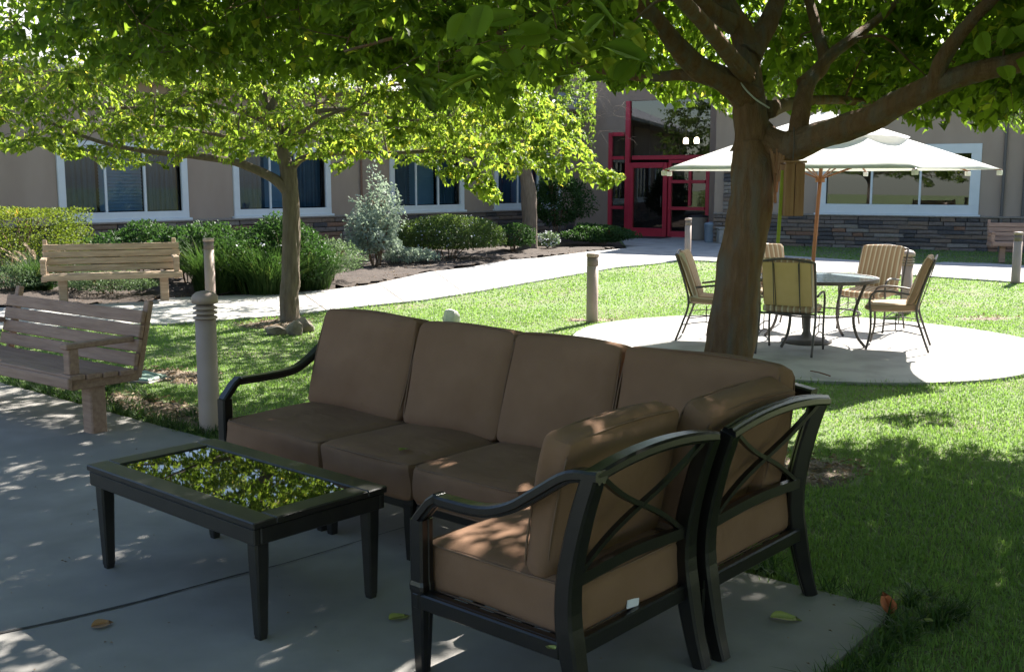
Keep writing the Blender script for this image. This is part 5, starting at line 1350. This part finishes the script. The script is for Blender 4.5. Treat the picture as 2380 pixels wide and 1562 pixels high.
q = pd(770, 655, 18.6); bush('leafy_shrub', 'thin brownish green shrub before the red brown stones', (q[0], 18.7), .55, .5, .75, 'cover_leaf', 2200, .05, seed=11)
q = pd(868, 600, 22.0); bush('silver_shrub', 'tall silvery white leaved shrub against the wing wall', (q[0], 22.2), .55, .5, 1.15, 'silver_leaf', 3600, .08, seed=12, lump=.25, stems=10)
q = pd(872, 480, 22.2); bush('silver_shrub', 'loose upper sprig of silvery shrub reaching the window corner', (q[0], 22.6), .42, .4, 1.72, 'silver_leaf', 1900, .085, seed=13, lump=.35, stems=10)
q = pd(1040, 606, 23.9); bush('round_shrub', 'wide rounded shrub flecked with white bloom under the third window', (q[0], 24.2), 1.25, .85, 1.0, 'round_leaf', 15000, .06, seed=14, flowers=260, lump=.07)
q = pd(950, 608, 22.9); bush('low_shrub', 'low plant with pale bluish leaves at the foot of the rounded shrub', (q[0], 23.0), .62, .4, .34, 'silver_leaf', 1700, .07, seed=15, stems=4)
q = pd(1195, 590, 26.5); bush('round_shrub', 'small dark rounded shrub beside the pale bed tree', (q[0], 26.6), .5, .5, .72, 'shrub_leaf', 3500, .06, seed=16)
q = pd(1300, 590, 30.5); bush('dark_shrub', 'tall dark vine-like shrub against the wall left of the entrance', (q[0], 31.2), .85, .6, 2.15, 'shrub_leaf', 6500, .09, seed=17, lump=.2)
q = pd(1385, 582, 28.8); bush('ground_cover', 'low dark green ground cover spilling to the path by the red entrance', (q[0] + .1, 29.2), .95, .75, .60, 'shrub_leaf', 7500, .07, seed=18, stems=4)
q = pd(1272, 575, 28.0); bush('flower_clump', 'small clump of white bluish flowers near the pale bed tree', (q[0], 28.1), .32, .3, .42, 'cover_leaf', 900, .07, seed=19, flowers=240, stems=4)

# ================================================================== GRASS, LITTER
def lawn_mask(x, y):
    k = np.ones(len(x), bool)
    for poly in (PATIO, PATH, PAD, BED_POLY): k &= ~inside(x, y, poly)
    k &= y < (P0R[1] + (x - P0R[0]) * dR[1] / dR[0]) - .05
    return k
gx, gy, gw, gh = [], [], [], []
for (y0, y1, dens, wd_, h0) in ((3.2, 5.2, 9000, .005, .036), (5.2, 7.5, 6000, .006, .032), (7.5, 10.5, 3600, .008, .028), (10.5, 15, 2000, .012, .025), (15, 21, 750, .02, .025), (21, 30, 180, .03, .032)):
    xm = .52 * y1 + .7; n = int((y1 - y0) * 2 * xm * dens); x = rng.uniform(-xm, xm, n); y = rng.uniform(y0, y1, n)
    k = (np.abs(x) < .50 * y + .7); x, y = x[k], y[k]; k = lawn_mask(x, y); x, y = x[k], y[k]
    gx.append(x); gy.append(y); gw.append(np.full(len(x), wd_)); gh.append(np.full(len(x), h0))
gx = np.concatenate(gx); gy = np.concatenate(gy); gw = np.concatenate(gw); gh = np.concatenate(gh)
pk = np.ones(len(gx))
for poly in DIRT:
    P = np.array(poly); c_ = P.mean(0)
    for s_, f in ((1.12, .75), (1.0, .45), (.85, .3), (.6, .4)):
        pk = np.where(inside(gx, gy, c_ + (P - c_) * s_), pk * f, pk)
patch = .5 + .28 * np.sin(gx * 1.7 + .6 * gy) * np.cos(gy * 1.3 - .4 * gx) + .22 * np.sin(gx * 4.1 - gy * 2.2)
pk *= np.clip(.72 + .55 * patch, 0, 1)
k = rng.random(len(gx)) < pk; gx, gy, gw, gh, patch = gx[k], gy[k], gw[k], gh[k], patch[k]
n = len(gx)
va = np.clip(.25 + .26 * rng.random(n) + .28 * (1 - patch) * rng.random(n) + (rng.random(n) < .04) * .35, 0, 1)
base = np.stack([gx, gy, np.full(n, LZ - .004)], 1)
V, Fc, vv_ = blade_arrays(base, rng.uniform(0, 6.28, n), rng.uniform(.15, 1.1, n), gh * rng.uniform(.6, 1.5, n) * (.8 + .4 * patch), gw * rng.uniform(.7, 1.2, n), rng, va, seg=2)
g_ = np_obj('grass', V, [Fc], 'grass', None, vv_); stuff(g_); g_['label'] = 'mown green lawn grass round the paving'; g_['category'] = 'grass'
print('blades', n)
# weeds: longer tufts along the slab edges
wx = []; 
for t in np.linspace(-9.5, -5.6, 170): p = ab(t + rng.normal(0, .03), 4.06 + abs(rng.normal(0, .09)) + .02); wx.append(p[:2])
for t in np.linspace(-5.6, -1.7, 60): p = ab(t + rng.normal(0, .03), 4.16 + .02 * t / 5 + abs(rng.normal(0, .05)) + .03); wx.append(p[:2])
for t in np.linspace(3.2, 4.1, 26): p = ab(-1.52 + abs(rng.normal(0, .06)), t); wx.append(p[:2])
for (px, py, k_) in ((2080, 1430, 4), (2170, 1430, 8), (2230, 1420, 6), (2120, 1380, 5), (250, 905, 14), (330, 925, 10), (430, 965, 8), (1760, 1320, 8)):
    for _ in range(k_): p = pg(px + rng.normal(0, 22), py + rng.normal(0, 8)); wx.append(p[:2])
wx = np.array(wx); wx = wx[lawn_mask(wx[:, 0], wx[:, 1])]; wx = np.repeat(wx, 14, 0) + rng.normal(0, .012, (len(wx) * 14, 2)); n = len(wx)
V, Fc, vv_ = blade_arrays(np.column_stack([wx, np.full(n, LZ - .005)]), rng.uniform(0, 6.28, n), rng.uniform(.3, 1.4, n), rng.uniform(.05, .14, n), rng.uniform(.005, .011, n), rng, rng.beta(2, 3, n), seg=3)
g_ = np_obj('weeds', V, [Fc], 'blade_leaf', None, vv_); stuff(g_); g_['label'] = 'ragged longer weeds along the edges of the slab'; g_['category'] = 'weeds'
# chips and dry leaf bits on the bare earth and the bed
lp = []
for poly in DIRT:
    P = np.array(poly); lo, hi = P.min(0), P.max(0); c_ = (hi - lo).prod() * 420
    q_ = rng.uniform(lo, hi, (int(c_), 2)); lp.append(q_[inside(q_[:, 0], q_[:, 1], poly)])
q_ = np.column_stack([rng.uniform(-9, 3, 9000), rng.uniform(15, 29, 9000)]); lp.append(q_[inside(q_[:, 0], q_[:, 1], BED_POLY)])
lp = np.concatenate(lp); n = len(lp)
V, Fc, vv_ = leaf_arrays(np.column_stack([lp, np.full(n, LZ + .03)]), nrm(np.column_stack([rng.standard_normal((n, 2)), rng.normal(0, .15, n)])), nrm(np.column_stack([rng.normal(0, .25, (n, 2)), np.ones(n)])), rng.uniform(.02, .06, n), .4, rng, rng.random(n), droop=.05)
g_ = np_obj('leaf_litter', V, [Fc], 'litter', None, vv_); stuff(g_); g_['label'] = 'dry leaf bits and chips scattered on bare earth'; g_['category'] = 'litter'

for k_, (lo_, up_) in enumerate((((500, 746), (470, 689)), ((760, 722), (700, 679)), ((940, 702), (880, 659)), ((1080, 682), (1010, 631)), ((1230, 656), (1120, 617)), ((1364, 633), (1250, 600)), ((1470, 618), (1380, 584)), ((1815, 629), (1830, 595)), ((1995, 635), (2010, 607)), ((2160, 642), (2170, 612)))):
    a_ = pg(*lo_)[:2]; b_ = pg(*up_)[:2]; d_ = nrm(b_ - a_); n2_ = np.array([-d_[1], d_[0]]) * .007; a_ = a_ + d_ * .06; b_ = b_ - d_ * .06
    mb = MB(); mb.add([(*(a_ - n2_), .004), (*(a_ + n2_), .004), (*(b_ + n2_), .004), (*(b_ - n2_), .004)], [(0, 1, 2, 3)]); struct(obj('path_joint', mb, 'bollard_louvre'))
ex = []
for poly, out_ in ((PAD, 1), (PATH[:21], 1), (PATIO[1:9], 1)):
    P = np.array([p[:2] for p in poly])
    for i in range(len(P) - 1 + (poly is PAD)):
        A = P[i]; B = P[(i + 1) % len(P)]; L_ = np.linalg.norm(B - A); mY = (A[1] + B[1]) / 2
        if mY < 2.5 or mY > 32: continue
        k_ = int(L_ * np.clip(900 / mY, 40, 160)); t = rng.random((k_, 1)); ex.append(A + (B - A) * t + rng.normal(0, .018, (k_, 2)))
ex = np.concatenate(ex); n = len(ex); sc_ = np.clip(ex[:, 1] / 6, .8, 3)
V, Fc, vv_ = blade_arrays(np.column_stack([ex, np.full(n, LZ)]), rng.uniform(0, 6.28, n), rng.uniform(.3, 1.3, n), rng.uniform(.045, .075, n), .0055 * sc_ * rng.uniform(.7, 1.2, n), rng, np.clip(rng.beta(2, 3, n), 0, 1), seg=2)
g_ = np_obj('edge_grass', V, [Fc], 'grass', None, vv_); stuff(g_); g_['label'] = 'grass creeping over the edges of path and pad'; g_['category'] = 'grass'
bits = np.column_stack([rng.uniform(-5, 1.5, 900), rng.uniform(3.3, 9, 900)]); bits = bits[inside(bits[:, 0], bits[:, 1], PATIO)]; bits = bits[rng.random(len(bits)) < .45]; n = len(bits)
V, Fc, vv_ = leaf_arrays(np.column_stack([bits, np.full(n, .004)]), nrm(np.column_stack([rng.standard_normal((n, 2)), rng.normal(0, .05, n)])), nrm(np.column_stack([rng.normal(0, .15, (n, 2)), np.ones(n)])), rng.uniform(.006, .022, n), .4, rng, rng.random(n), droop=.0)
g_ = np_obj('patio_litter', V, [Fc], 'litter', None, vv_); stuff(g_); g_['label'] = 'small dry bits scattered over the patio'; g_['category'] = 'litter'
